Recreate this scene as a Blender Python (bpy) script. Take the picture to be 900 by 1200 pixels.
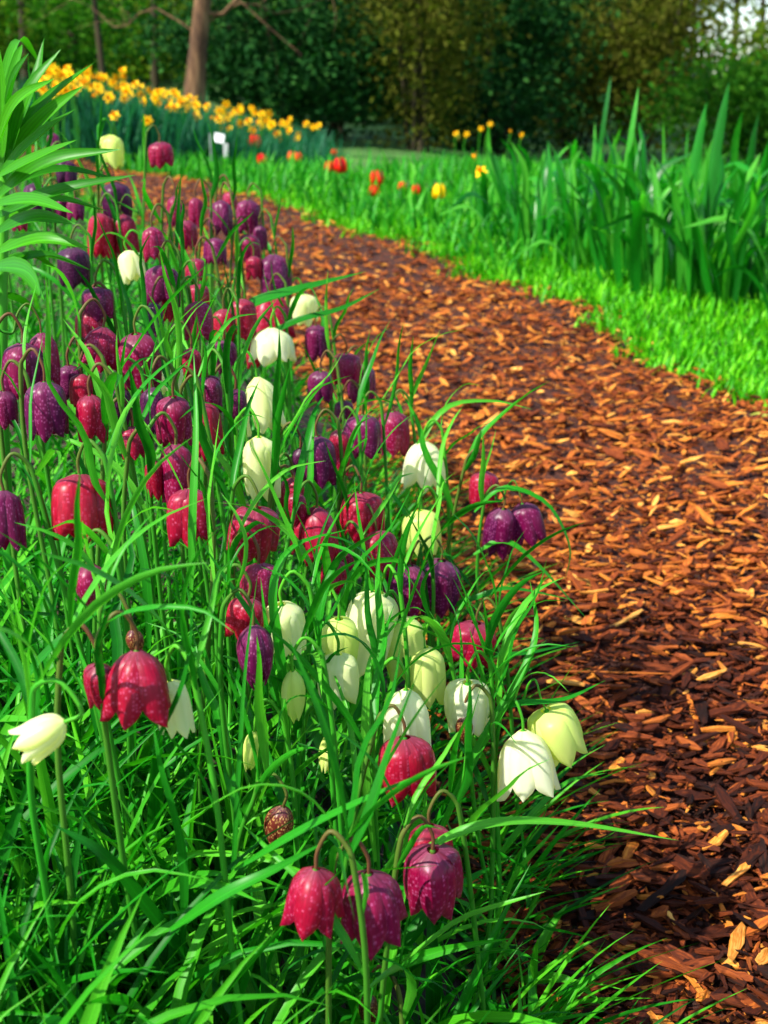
import bpy, math, random
import numpy as np
from mathutils import Vector, Matrix

SC = bpy.context.scene
for o in list(bpy.data.objects):
    bpy.data.objects.remove(o)
random.seed(7)
RNG = np.random.default_rng(11)
rad = math.radians

# ------------------------------------------------------------------ camera
FPX, PITCH, CAMH = 1500.0, rad(17.5), 0.8        # focal length in photo pixels (900 x 1200)
cam = bpy.data.cameras.new("camera")
cam.sensor_fit = 'VERTICAL'
cam.sensor_height = 36.0
cam.lens = 36.0 * FPX / 1200.0
cam.clip_start, cam.clip_end = 0.02, 500.0
cam.dof.use_dof = True
cam.dof.focus_distance = 0.95
cam.dof.aperture_fstop = 11.5
cam_o = bpy.data.objects.new("camera", cam)
cam_o.location = (0, 0, CAMH)
cam_o.rotation_euler = (math.pi / 2 - PITCH, 0, 0)
SC.collection.objects.link(cam_o)
SC.camera = cam_o

# ------------------------------------------------------------------ light
SUN_DIR = Vector((-0.62, -0.40, 0.86)).normalized()      # towards the sun
world = bpy.data.worlds.new("World")
SC.world = world
world.use_nodes = True
wn = world.node_tree
wn.nodes.clear()
sky = wn.nodes.new("ShaderNodeTexSky")
sky.sky_type = 'NISHITA'
sky.sun_disc = False
sky.sun_elevation = math.asin(SUN_DIR.z)
sky.sun_rotation = math.atan2(SUN_DIR.x, SUN_DIR.y)
bg = wn.nodes.new("ShaderNodeBackground")
bg.inputs[1].default_value = 0.14
wo = wn.nodes.new("ShaderNodeOutputWorld")
wn.links.new(sky.outputs[0], bg.inputs[0])
wn.links.new(bg.outputs[0], wo.inputs[0])
sun = bpy.data.lights.new("sun", 'SUN')
sun.energy = 4.4
sun.angle = rad(0.5)
sun.color = (1.0, 0.95, 0.86)
sun_o = bpy.data.objects.new("sun", sun)
sun_o.rotation_euler = SUN_DIR.to_track_quat('Z', 'Y').to_euler()
sun_o.location = (-4, -3, 8)
SC.collection.objects.link(sun_o)

vs = SC.view_settings
vs.view_transform = 'Standard'
vs.look = 'None'
vs.exposure = 1.2
vs.gamma = 1.0
vs.use_curve_mapping = False
SC.render.engine = 'CYCLES'
SC.cycles.use_denoising = True
SC.cycles.max_bounces = 8
SC.cycles.transmission_bounces = 4
SC.cycles.diffuse_bounces = 4
SC.cycles.use_adaptive_sampling = True
SC.cycles.adaptive_threshold = 0.015

# ------------------------------------------------------------------ terrain
F_ = np.array([0, math.cos(PITCH), -math.sin(PITCH)])
U_ = np.array([0, math.sin(PITCH), math.cos(PITCH)])
R_ = np.array([1.0, 0, 0])
CAM = np.array([0, 0, CAMH])
LY = [0, 1, 1.6, 2.3, 3.2, 4.2, 5.1, 5.9, 7, 9]          # hidden left edge of the mulch path
LX = [.12, .12, .05, -.05, -.3, -.75, -1.4, -2.2, -3.4, -6]
RY = [0, 1.6, 2.64, 3.1, 3.6, 4.1, 5.05, 6, 7, 9]           # right edge along the verge
RX = [1.9, 1.2, .70, .60, .42, .13, -.40, -1.0, -1.9, -4.4]


def sm(a, b, x):
    t = np.clip((x - a) / (b - a), 0, 1)
    return t * t * (3 - 2 * t)


def left_edge(y):
    return np.interp(y, LY, LX)


def right_edge(y):
    return np.interp(y, RY, RX) + .035 * np.sin(y * 8.0) + .03 * np.sin(y * 21.0 + 1)


def ground_z(x, y):
    x = np.asarray(x, float)
    y = np.asarray(y, float)
    base = .087 * np.minimum(y, 9.5) + .02 * np.clip(y - 9.5, 0, 200)
    bank = .2 * sm(-.02, .36, left_edge(y) - x) * (1 - sm(5.0, 7.0, y))
    drop = -.45 * sm(5.5, 8, y) * sm(-1.9, -.4, x) - .35 * sm(8, 12, y) * sm(-.5, 3, x)
    hill = 4.6 * sm(22, 46, y) * (1 - .93 * sm(5.2, 10.5, x))
    lumps = .012 * np.sin(x * 5.1 + 1) * np.cos(y * 4.3)
    return base + bank + drop + hill + lumps


def ray(px, py, t):
    d = F_ + R_ * (px - 450) / FPX + U_ * (600 - py) / FPX
    return CAM + d * t


def hit(px, py, h=0.0, t0=.35):
    """distance along a pixel's ray where it is h metres above the ground"""
    t = np.concatenate([np.linspace(t0, 8, 5000), np.linspace(8, 60, 3000)])
    d = F_ + R_ * (px - 450) / FPX + U_ * (600 - py) / FPX
    P = CAM + t[:, None] * d
    k = np.argmax(P[:, 2] - ground_z(P[:, 0], P[:, 1]) - h < 0)
    return t[k], P[k]


# ------------------------------------------------------------------ mesh helpers
COL = SC.collection


def mesh_np(name, V, Q, uv=None, attrs=None, smooth=True, tri=False):
    me = bpy.data.meshes.new(name)
    V = np.asarray(V, np.float32)
    Q = np.asarray(Q, np.int32)
    n = Q.shape[1]
    me.vertices.add(len(V))
    me.vertices.foreach_set("co", V.ravel())
    me.loops.add(Q.size)
    me.loops.foreach_set("vertex_index", Q.ravel())
    me.polygons.add(len(Q))
    me.polygons.foreach_set("loop_start", np.arange(0, Q.size, n, dtype=np.int32))
    me.polygons.foreach_set("use_smooth", np.full(len(Q), smooth, bool))
    if uv is not None:
        l = me.uv_layers.new(name="UVMap")
        l.data.foreach_set("uv", np.asarray(uv, np.float32)[Q.ravel()].ravel())
    for k, a in (attrs or {}).items():
        at = me.attributes.new(k, 'FLOAT', 'POINT')
        at.data.foreach_set("value", np.asarray(a, np.float32))
    me.update(calc_edges=True)
    return me


def obj(name, me, material=None, parent=None, kind=None, label=None, cat=None, group=None, loc=None):
    o = bpy.data.objects.new(name, me)
    COL.objects.link(o)
    if material is not None and me is not None and len(me.materials) == 0:
        me.materials.append(material)
    if parent is not None:
        o.parent = parent
    if loc is not None:
        o.location = loc
    if kind:
        o["kind"] = kind
    if label:
        o["label"] = label
    if cat:
        o["category"] = cat
    if group:
        o["group"] = group
    return o


def thing(name, label, cat, loc, group=None):
    return obj(name, None, None, None, None, label, cat, group, tuple(float(v) for v in loc))


def catmull(P, n):
    P = np.asarray(P, float)
    P = np.vstack([2 * P[0] - P[1], P, 2 * P[-1] - P[-2]])
    out = []
    m = len(P) - 3
    for s in np.linspace(0, m - 1e-6, n):
        i = int(s)
        t = s - i
        a, b, c, d = P[i], P[i + 1], P[i + 2], P[i + 3]
        out.append(.5 * (2 * b + (c - a) * t + (2 * a - 5 * b + 4 * c - d) * t * t + (3 * b - a - 3 * c + d) * t ** 3))
    return np.array(out)


def tube(P, r, sides=7):
    """verts, quads, uv of a tube along points P with radii r"""
    P = np.asarray(P, float)
    n = len(P)
    r = np.broadcast_to(np.asarray(r, float), (n,))
    T = np.gradient(P, axis=0)
    T /= np.linalg.norm(T, axis=1)[:, None] + 1e-12
    nrm = np.cross(T[0], [0.3, .9, .1])
    nrm /= np.linalg.norm(nrm)
    V, UV = [], []
    for i in range(n):
        nrm = nrm - T[i] * np.dot(nrm, T[i])
        nrm /= np.linalg.norm(nrm) + 1e-12
        b = np.cross(T[i], nrm)
        for k in range(sides):
            a = 2 * math.pi * k / sides
            V.append(P[i] + r[i] * (math.cos(a) * nrm + math.sin(a) * b))
            UV.append((k / sides, i / (n - 1)))
    Q = []
    for i in range(n - 1):
        for k in range(sides):
            k2 = (k + 1) % sides
            Q.append((i * sides + k, i * sides + k2, (i + 1) * sides + k2, (i + 1) * sides + k))
    return np.array(V), np.array(Q), np.array(UV)


def join(parts):
    V, Q, UV, o = [], [], [], 0
    for v, q, u in parts:
        V.append(v)
        Q.append(q + o)
        UV.append(u)
        o += len(v)
    return np.vstack(V), np.vstack(Q), np.vstack(UV)


def leaf_profile(s, kind):
    if kind == 'grass':
        return np.minimum(1, .55 + 3 * s) * (1 - s ** 2.2)
    if kind == 'strap':
        return np.minimum(1, .7 + 1.5 * s) * (1 - s ** 4) ** .9
    return np.minimum(1, .35 + 2.6 * s) * (1 - s ** 2.6)      # lance


def ribbon(P, width, fold=.25, kind='lance', twist=0.0, n=12, hint=(0, 0, 1)):
    """a leaf: a folded, pointed strip along control points P"""
    P = catmull(P, n)
    T = np.gradient(P, axis=0)
    T /= np.linalg.norm(T, axis=1)[:, None] + 1e-12
    s = np.linspace(0, 1, n)
    w = width * .5 * leaf_profile(s, kind)
    V, UV = [], []
    side = np.cross(T[0], hint)
    if np.linalg.norm(side) < .15:
        side = np.array([1.0, .25, 0])
    for i in range(n):
        side = side - T[i] * np.dot(side, T[i])
        side /= np.linalg.norm(side) + 1e-12
        nn = np.cross(side, T[i])
        a = twist * s[i]
        sd = side * math.cos(a) + nn * math.sin(a)
        nr = np.cross(sd, T[i])
        V += [P[i] - sd * w[i] + nr * fold * w[i], P[i] - nr * fold * .3 * w[i], P[i] + sd * w[i] + nr * fold * w[i]]
        UV += [(0, s[i]), (.5, s[i]), (1, s[i])]
    Q = []
    for i in range(n - 1):
        for k in (0, 1):
            Q.append((3 * i + k, 3 * i + k + 1, 3 * i + k + 4, 3 * i + k + 3))
    return np.array(V), np.array(Q), np.array(UV)


def blades(base, az, length, width, lean, curl, K=7, fold=.3, kind='grass', twist=None):
    """many leaves at once (for the leaf masses nobody could count)"""
    N = len(base)
    s = np.linspace(0, 1, K + 1)
    th = lean[:, None] + curl[:, None] * s[None, :] ** 1.3
    d = np.stack([np.sin(th) * np.cos(az)[:, None], np.sin(th) * np.sin(az)[:, None], np.cos(th)], -1)
    step = (length / K)[:, None, None]
    C = base[:, None, :] + np.concatenate([np.zeros((N, 1, 3)), np.cumsum(d[:, :-1] * step, 1)], 1)
    side = np.stack([-np.sin(az), np.cos(az), np.zeros(N)], -1)[:, None, :] + np.zeros_like(C)
    nr = np.cross(side, d)
    if twist is not None:
        a = (twist[:, None] * s[None, :])[..., None]
        side, nr = side * np.cos(a) + nr * np.sin(a), nr * np.cos(a) - side * np.sin(a)
    w = (.5 * width[:, None] * leaf_profile(s, kind)[None, :])[..., None]
    V = np.stack([C - side * w - nr * fold * w, C + nr * fold * .3 * w, C + side * w - nr * fold * w], 2)
    V = V.reshape(-1, 3)
    q = []
    for i in range(K):
        for k in (0, 1):
            q.append((3 * i + k, 3 * i + k + 1, 3 * i + k + 4, 3 * i + k + 3))
    Q = (np.array(q)[None] + (np.arange(N) * 3 * (K + 1))[:, None, None]).reshape(-1, 4)
    uv1 = np.array([(u, v) for v in s for u in (0, .5, 1)])
    uv = np.tile(uv1, (N, 1))
    rnd = np.repeat(RNG.random(N), 3 * (K + 1))
    return V, Q, uv, rnd


# ------------------------------------------------------------------ materials
def new_mat(name):
    m = bpy.data.materials.new(name)
    m.use_nodes = True
    nt = m.node_tree
    nt.nodes.clear()
    out = nt.nodes.new("ShaderNodeOutputMaterial")
    return m, nt, out


def nd(nt, typ, **kw):
    n = nt.nodes.new(typ)
    for k, v in kw.items():
        setattr(n, k, v)
    return n


def ramp(nt, stops):
    r = nt.nodes.new("ShaderNodeValToRGB")
    e = r.color_ramp.elements
    while len(e) < len(stops):
        e.new(.5)
    for i, (p, c) in enumerate(stops):
        e[i].position = p
        e[i].color = (*c, 1)
    return r


def mixc(nt, a, b, fac, blend='MIX'):
    m = nt.nodes.new("ShaderNodeMix")
    m.data_type = 'RGBA'
    m.blend_type = blend
    for sock, v in ((m.inputs[0], fac), (m.inputs[6], a), (m.inputs[7], b)):
        if isinstance(v, bpy.types.NodeSocket):
            nt.links.new(v, sock)
        elif isinstance(v, (tuple, list)):
            sock.default_value = (*v, 1)
        else:
            sock.default_value = v
    return m.outputs[2]


def math_n(nt, op, a, b=0.0):
    m = nt.nodes.new("ShaderNodeMath")
    m.operation = op
    for sock, v in zip(m.inputs, (a, b)):
        if isinstance(v, bpy.types.NodeSocket):
            nt.links.new(v, sock)
        else:
            sock.default_value = v
    return m.outputs[0]


def leaf_mat(name, stops, src='obj', transl=.35, tcol=None, rough=.45, stripes=9.0, spec=.16):
    m, nt, out = new_mat(name)
    if src == 'obj':
        f = nd(nt, "ShaderNodeObjectInfo").outputs['Random']
    else:
        f = nd(nt, "ShaderNodeAttribute", attribute_name='rnd').outputs['Fac']
    uv = nd(nt, "ShaderNodeUVMap").outputs[0]
    sep = nd(nt, "ShaderNodeSeparateXYZ")
    nt.links.new(uv, sep.inputs[0])
    tc = nd(nt, "ShaderNodeTexCoord")
    nz = nd(nt, "ShaderNodeTexNoise")
    nz.inputs['Scale'].default_value = 14
    nz.inputs['Detail'].default_value = 2
    nt.links.new(tc.outputs['Object'], nz.inputs['Vector'])
    f2 = math_n(nt, 'ADD', f, math_n(nt, 'MULTIPLY', math_n(nt, 'SUBTRACT', nz.outputs['Fac'], .5), .35))
    r = ramp(nt, stops)
    nt.links.new(f2, r.inputs[0])
    st = math_n(nt, 'SINE', math_n(nt, 'MULTIPLY', sep.outputs[0], stripes * 6.283))
    st = math_n(nt, 'ADD', math_n(nt, 'MULTIPLY', st, .10), .90)
    mid = math_n(nt, 'ABSOLUTE', math_n(nt, 'SUBTRACT', sep.outputs[0], .5))
    mid = math_n(nt, 'LESS_THAN', mid, .05)
    val = math_n(nt, 'ADD', st, math_n(nt, 'MULTIPLY', mid, .22))
    col = mixc(nt, r.outputs[0], val, 1.0, 'MULTIPLY')
    p = nd(nt, "ShaderNodeBsdfPrincipled")
    nt.links.new(col, p.inputs['Base Color'])
    p.inputs['Roughness'].default_value = rough
    p.inputs['Specular IOR Level'].default_value = spec
    tr = nd(nt, "ShaderNodeBsdfTranslucent")
    nt.links.new(mixc(nt, col, tcol or (1.1, 1.45, .5), 1.0, 'MULTIPLY'), tr.inputs[0])
    mx = nd(nt, "ShaderNodeMixShader")
    mx.inputs[0].default_value = transl
    nt.links.new(p.outputs[0], mx.inputs[1])
    nt.links.new(tr.outputs[0], mx.inputs[2])
    nt.links.new(mx.outputs[0], out.inputs[0])
    return m


def plain_mat(name, stops, scale=8.0, src='noise', rough=.8, bump=.0, bscale=60., stretch=(1, 1, 1), spec=.3):
    m, nt, out = new_mat(name)
    tc = nd(nt, "ShaderNodeTexCoord")
    mp = nd(nt, "ShaderNodeMapping")
    mp.inputs['Scale'].default_value = stretch
    nt.links.new(tc.outputs['Object'], mp.inputs[0])
    nz = nd(nt, "ShaderNodeTexNoise")
    nz.inputs['Scale'].default_value = scale
    nz.inputs['Detail'].default_value = 6
    nz.inputs['Roughness'].default_value = .65
    nt.links.new(mp.outputs[0], nz.inputs['Vector'])
    r = ramp(nt, stops)
    nt.links.new(nz.outputs['Fac'], r.inputs[0])
    p = nd(nt, "ShaderNodeBsdfPrincipled")
    p.inputs['Roughness'].default_value = rough
    p.inputs['Specular IOR Level'].default_value = spec
    nt.links.new(r.outputs[0], p.inputs['Base Color'])
    if bump:
        b = nd(nt, "ShaderNodeBump")
        b.inputs['Strength'].default_value = bump
        b.inputs['Distance'].default_value = .01
        n2 = nd(nt, "ShaderNodeTexNoise")
        n2.inputs['Scale'].default_value = bscale
        n2.inputs['Detail'].default_value = 5
        nt.links.new(mp.outputs[0], n2.inputs['Vector'])
        nt.links.new(n2.outputs['Fac'], b.inputs['Height'])
        nt.links.new(b.outputs[0], p.inputs['Normal'])
    nt.links.new(p.outputs[0], out.inputs[0])
    return m


def object_prop(nt, name):
    a = nd(nt, "ShaderNodeAttribute", attribute_name=name)
    a.attribute_type = 'OBJECT'
    return a.outputs['Fac']


def petal_mat(name, pale=False):
    m, nt, out = new_mat(name)
    uv = nd(nt, "ShaderNodeUVMap").outputs[0]
    sep = nd(nt, "ShaderNodeSeparateXYZ")
    nt.links.new(uv, sep.inputs[0])
    oi = nd(nt, "ShaderNodeObjectInfo").outputs['Random']
    tint = object_prop(nt, 'tint')
    if pale:
        r = ramp(nt, [(0, (.90, .90, .70)), (.5, (.86, .88, .38)), (1, (.62, .80, .08))])
        nt.links.new(tint, r.inputs[0])
        mid = math_n(nt, 'ABSOLUTE', math_n(nt, 'SUBTRACT', sep.outputs[0], .5))
        band = math_n(nt, 'MULTIPLY', math_n(nt, 'SUBTRACT', .13, mid), 6.0)
        bandc = nd(nt, "ShaderNodeClamp")
        nt.links.new(band, bandc.inputs[0])
        top = math_n(nt, 'MULTIPLY', math_n(nt, 'SUBTRACT', 1.0, sep.outputs[1]), .9)
        fac = math_n(nt, 'ADD', math_n(nt, 'MULTIPLY', bandc.outputs[0], .22), math_n(nt, 'MULTIPLY', math_n(nt, 'POWER', top, 3.0), .35))
        col = mixc(nt, r.outputs[0], (.50, .70, .12), fac)
        tcol = (1.08, 1.10, .50)
        tr_w = .5
    else:
        # the chequered pattern: small cells in rows along the petal
        mp = nd(nt, "ShaderNodeMapping")
        mp.inputs['Scale'].default_value = (13, 19, 1)
        nt.links.new(uv, mp.inputs[0])
        cmb = nd(nt, "ShaderNodeCombineXYZ")
        nt.links.new(math_n(nt, 'MULTIPLY', oi, 57.0), cmb.inputs[2])
        va = nd(nt, "ShaderNodeVectorMath", operation='ADD')
        nt.links.new(mp.outputs[0], va.inputs[0])
        nt.links.new(cmb.outputs[0], va.inputs[1])
        vo = nd(nt, "ShaderNodeTexVoronoi", distance='CHEBYCHEV')
        vo.inputs['Scale'].default_value = 1.0
        vo.inputs['Randomness'].default_value = .62
        nt.links.new(va.outputs[0], vo.inputs['Vector'])
        sc = nd(nt, "ShaderNodeSeparateColor")
        nt.links.new(vo.outputs['Color'], sc.inputs[0])
        cell = nd(nt, "ShaderNodeMapRange", interpolation_type='SMOOTHSTEP')
        cell.inputs['From Min'].default_value = .40
        cell.inputs['From Max'].default_value = .75
        nt.links.new(sc.outputs[0], cell.inputs[0])
        core = nd(nt, "ShaderNodeMapRange", interpolation_type='SMOOTHSTEP')
        core.inputs['From Min'].default_value = .50
        core.inputs['From Max'].default_value = .16
        nt.links.new(vo.outputs['Distance'], core.inputs[0])
        chk = math_n(nt, 'MULTIPLY', cell.outputs[0], core.outputs[0])
        chk = math_n(nt, 'MULTIPLY', chk, object_prop(nt, 'checks'))
        r = ramp(nt, [(0, (.36, .002, .022)), (.35, (.27, .002, .046)), (.7, (.115, .003, .062)), (1, (.032, .003, .028))])
        nt.links.new(tint, r.inputs[0])
        r2 = ramp(nt, [(0, (.66, .10, .20)), (.5, (.56, .12, .32)), (1, (.24, .07, .20))])
        nt.links.new(tint, r2.inputs[0])
        nz = nd(nt, "ShaderNodeTexNoise")
        nz.inputs['Scale'].default_value = 1.0
        nz.inputs['Detail'].default_value = 3
        mp2 = nd(nt, "ShaderNodeMapping")
        mp2.inputs['Scale'].default_value = (14, 3, 1)
        nt.links.new(va.outputs[0], mp2.inputs[0])
        mp2.inputs['Scale'].default_value = (1.3, .25, 1)
        nt.links.new(mp2.outputs[0], nz.inputs['Vector'])
        c0 = mixc(nt, r.outputs[0], math_n(nt, 'ADD', math_n(nt, 'MULTIPLY', nz.outputs['Fac'], 1.3), .35), 1.0, 'MULTIPLY')
        col = mixc(nt, c0, r2.outputs[0], math_n(nt, 'MULTIPLY', chk, .62))
        tan = object_prop(nt, 'tan')
        col = mixc(nt, col, mixc(nt, (.12, .022, .010), (.55, .36, .09), chk), tan)
        # greyish bloom round the shoulders of the bell
        sh = nd(nt, "ShaderNodeMapRange", interpolation_type='SMOOTHSTEP')
        sh.inputs['From Min'].default_value = .22
        sh.inputs['From Max'].default_value = .0
        nt.links.new(sep.outputs[1], sh.inputs[0])
        col = mixc(nt, col, (.12, .07, .10), math_n(nt, 'MULTIPLY', sh.outputs[0], .45))
        edge = math_n(nt, 'MULTIPLY', math_n(nt, 'ABSOLUTE', math_n(nt, 'SUBTRACT', sep.outputs[0], .5)), 2.0)
        col = mixc(nt, col, (.035, .002, .014), math_n(nt, 'MULTIPLY', math_n(nt, 'POWER', edge, 5.0), .6))
        tcol = (1.7, .7, .9)
        tr_w = .36
    p = nd(nt, "ShaderNodeBsdfPrincipled")
    nt.links.new(col, p.inputs['Base Color'])
    p.inputs['Roughness'].default_value = .38
    p.inputs['Specular IOR Level'].default_value = .35
    tr = nd(nt, "ShaderNodeBsdfTranslucent")
    nt.links.new(mixc(nt, col, tcol, 1.0, 'MULTIPLY'), tr.inputs[0])
    mx = nd(nt, "ShaderNodeMixShader")
    mx.inputs[0].default_value = tr_w
    nt.links.new(p.outputs[0], mx.inputs[1])
    nt.links.new(tr.outputs[0], mx.inputs[2])
    nt.links.new(mx.outputs[0], out.inputs[0])
    return m


def bark_chip_mat(name, src):
    m, nt, out = new_mat(name)
    if src == 'obj':
        f = object_prop(nt, 'shade')
        rn = nd(nt, "ShaderNodeObjectInfo").outputs['Random']
    else:
        f = nd(nt, "ShaderNodeAttribute", attribute_name='rnd').outputs['Fac']
        rn = math_n(nt, 'FRACT', math_n(nt, 'MULTIPLY', f, 917.3))
    uv = nd(nt, "ShaderNodeUVMap").outputs[0]
    mp = nd(nt, "ShaderNodeMapping")
    mp.inputs['Scale'].default_value = (7, 1.2, 1)
    nt.links.new(uv, mp.inputs[0])
    cmb = nd(nt, "ShaderNodeCombineXYZ")
    nt.links.new(math_n(nt, 'MULTIPLY', rn, 91.0), cmb.inputs[2])
    va = nd(nt, "ShaderNodeVectorMath", operation='ADD')
    nt.links.new(mp.outputs[0], va.inputs[0])
    nt.links.new(cmb.outputs[0], va.inputs[1])
    nz = nd(nt, "ShaderNodeTexNoise")
    nz.inputs['Scale'].default_value = 2.0
    nz.inputs['Detail'].default_value = 6
    nz.inputs['Roughness'].default_value = .7
    nt.links.new(va.outputs[0], nz.inputs['Vector'])
    f2 = math_n(nt, 'ADD', f, math_n(nt, 'MULTIPLY', math_n(nt, 'SUBTRACT', nz.outputs['Fac'], .5), 1.1))
    r = ramp(nt, [(0, (.010, .0035, .002)), (.25, (.058, .011, .003)), (.48, (.190, .039, .008)),
                  (.66, (.35, .088, .014)), (.84, (.52, .165, .016)), (1, (.68, .34, .07))])
    nt.links.new(f2, r.inputs[0])
    p = nd(nt, "ShaderNodeBsdfPrincipled")
    nt.links.new(r.outputs[0], p.inputs['Base Color'])
    p.inputs['Roughness'].default_value = .7
    p.inputs['Specular IOR Level'].default_value = .12
    b = nd(nt, "ShaderNodeBump")
    b.inputs['Strength'].default_value = .6
    b.inputs['Distance'].default_value = .002
    nt.links.new(nz.outputs['Fac'], b.inputs['Height'])
    nt.links.new(b.outputs[0], p.inputs['Normal'])
    nt.links.new(p.outputs[0], out.inputs[0])
    return m


def stem_mat(name, low, high, src_uv=True):
    m, nt, out = new_mat(name)
    uv = nd(nt, "ShaderNodeUVMap").outputs[0]
    sep = nd(nt, "ShaderNodeSeparateXYZ")
    nt.links.new(uv, sep.inputs[0])
    oi = nd(nt, "ShaderNodeObjectInfo").outputs['Random']
    fac = math_n(nt, 'ADD', sep.outputs[1], math_n(nt, 'MULTIPLY', math_n(nt, 'SUBTRACT', oi, .5), .5))
    r = ramp(nt, [(.25, low), (.95, high)])
    nt.links.new(fac, r.inputs[0])
    p = nd(nt, "ShaderNodeBsdfPrincipled")
    nt.links.new(r.outputs[0], p.inputs['Base Color'])
    p.inputs['Roughness'].default_value = .5
    p.inputs['Specular IOR Level'].default_value = .15
    nt.links.new(p.outputs[0], out.inputs[0])
    return m


G_DARK, G_MID, G_LITE = (.004, .095, .004), (.014, .235, .006), (.090, .440, .014)
M = {}
M['bed_leaf'] = leaf_mat('bed_leaf', [(0, G_DARK), (.5, G_MID), (1, G_LITE)], 'attr')
M['leaf'] = leaf_mat('fritillary_leaf', [(0, (.007, .125, .007)), (.5, (.022, .265, .010)), (1, (.110, .45, .030))], 'obj', rough=.38)
M['lily_leaf'] = leaf_mat('lily_leaf', [(0, (.020, .170, .004)), (1, (.055, .300, .006))], 'obj', transl=.3, rough=.4, stripes=7)
M['strap'] = leaf_mat('strap_leaf', [(0, (.005, .130, .006)), (.6, (.013, .250, .010)), (1, (.090, .430, .030))], 'obj', transl=.45, rough=.36, stripes=12, spec=.4)
M['verge'] = leaf_mat('verge_grass', [(0, (.022, .230, .003)), (.5, (.075, .440, .004)), (1, (.180, .600, .008))], 'attr', stripes=2)
M['far_leaf'] = leaf_mat('daffodil_leaf', [(0, (.008, .090, .045)), (1, (.020, .190, .075))], 'attr', stripes=2)
M['tulip_leaf'] = leaf_mat('tulip_leaf', [(0, (.010, .160, .010)), (.5, (.028, .29, .012)), (1, (.100, .450, .024))], 'attr', stripes=3)
M['petal'] = petal_mat('checkered_petal')
M['petal_pale'] = petal_mat('pale_petal', True)
M['stem_red'] = stem_mat('stem_brownish', (.028, .190, .010), (.110, .045, .020))
M['stem_green'] = stem_mat('stem_green', (.022, .220, .010), (.070, .320, .014))
M['anther'] = plain_mat('anther', [(.3, (.55, .38, .03)), (.7, (.7, .52, .06))], 40)
M['chip'] = bark_chip_mat('bark_chip', 'obj')
M['chips'] = bark_chip_mat('bark_mulch', 'attr')
M['mulch_base'] = plain_mat('mulch_base', [(.3, (.012, .005, .004)), (.55, (.05, .014, .007)), (.75, (.12, .033, .012))], 55, bump=.8, bscale=120)
M['yellow'] = plain_mat('yellow_petal', [(.3, (.72, .40, .001)), (.7, (.80, .52, .002))], 30, rough=.6, spec=.1)
M['orange'] = plain_mat('orange_trumpet', [(.3, (.70, .24, .001)), (.7, (.78, .34, .001))], 30, rough=.6, spec=.1)
M['red'] = plain_mat('red_petal', [(.3, (.60, .003, .003)), (.7, (.70, .008, .005))], 30, rough=.4)
M['orange_red'] = plain_mat('orange_red_petal', [(.3, (.66, .040, .004)), (.7, (.74, .07, .006))], 30, rough=.4)
M['bark'] = plain_mat('tree_bark', [(.35, (.030, .014, .007)), (.5, (.100, .050, .022)), (.68, (.22, .125, .058))], 11, rough=.9, bump=.7, bscale=20, stretch=(1, 1, .25))
M['bark_dark'] = plain_mat('dark_bark', [(.3, (.018, .014, .006)), (.7, (.060, .046, .020))], 5, rough=.9, bump=.5, bscale=18, stretch=(1, 1, .25))
M['tag'] = plain_mat('label_plastic', [(.3, (.70, .72, .70)), (.7, (.80, .82, .80))], 12, rough=.4)
M['metal'] = plain_mat('label_stake', [(.3, (.25, .27, .25)), (.7, (.38, .40, .38))], 20, rough=.5)
FOL = {
    'olive': leaf_mat('olive_foliage', [(0, (.030, .075, .005)), (.6, (.080, .150, .007)), (1, (.150, .230, .012))], 'attr', stripes=1, rough=.8, spec=.05),
    'dark': leaf_mat('dark_foliage', [(0, (.004, .030, .006)), (.7, (.010, .060, .010)), (1, (.030, .110, .018))], 'attr', transl=.15, stripes=1, rough=.8, spec=.05),
    'green': leaf_mat('green_foliage', [(0, (.015, .090, .006)), (.6, (.035, .160, .008)), (1, (.080, .230, .014))], 'attr', stripes=1, rough=.8, spec=.05),
    'brown': leaf_mat('budding_foliage', [(0, (.050, .055, .006)), (.6, (.085, .090, .010)), (1, (.110, .140, .012))], 'attr', stripes=1, rough=.8, spec=.05),
}


def ground_mat():
    m, nt, out = new_mat('ground_soil')
    a = nd(nt, "ShaderNodeAttribute", attribute_name='green').outputs['Fac']
    tc = nd(nt, "ShaderNodeTexCoord")
    nz = nd(nt, "ShaderNodeTexNoise")
    nz.inputs['Scale'].default_value = 30
    nz.inputs['Detail'].default_value = 6
    nt.links.new(tc.outputs['Object'], nz.inputs['Vector'])
    soil = ramp(nt, [(.3, (.012, .007, .004)), (.7, (.055, .028, .014))])
    nt.links.new(nz.outputs['Fac'], soil.inputs[0])
    n2 = nd(nt, "ShaderNodeTexNoise")
    n2.inputs['Scale'].default_value = .9
    n2.inputs['Detail'].default_value = 8
    n2.inputs['Roughness'].default_value = .7
    nt.links.new(tc.outputs['Object'], n2.inputs['Vector'])
    grn = ramp(nt, [(.3, (.012, .055, .005)), (.55, (.035, .120, .008)), (.75, (.070, .190, .012))])
    nt.links.new(n2.outputs['Fac'], grn.inputs[0])
    p = nd(nt, "ShaderNodeBsdfPrincipled")
    p.inputs['Roughness'].default_value = .9
    nt.links.new(mixc(nt, soil.outputs[0], grn.outputs[0], a), p.inputs['Base Color'])
    b = nd(nt, "ShaderNodeBump")
    b.inputs['Strength'].default_value = .7
    b.inputs['Distance'].default_value = .02
    nt.links.new(nz.outputs['Fac'], b.inputs['Height'])
    nt.links.new(b.outputs[0], p.inputs['Normal'])
    nt.links.new(p.outputs[0], out.inputs[0])
    return m


M['ground'] = ground_mat()

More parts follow.
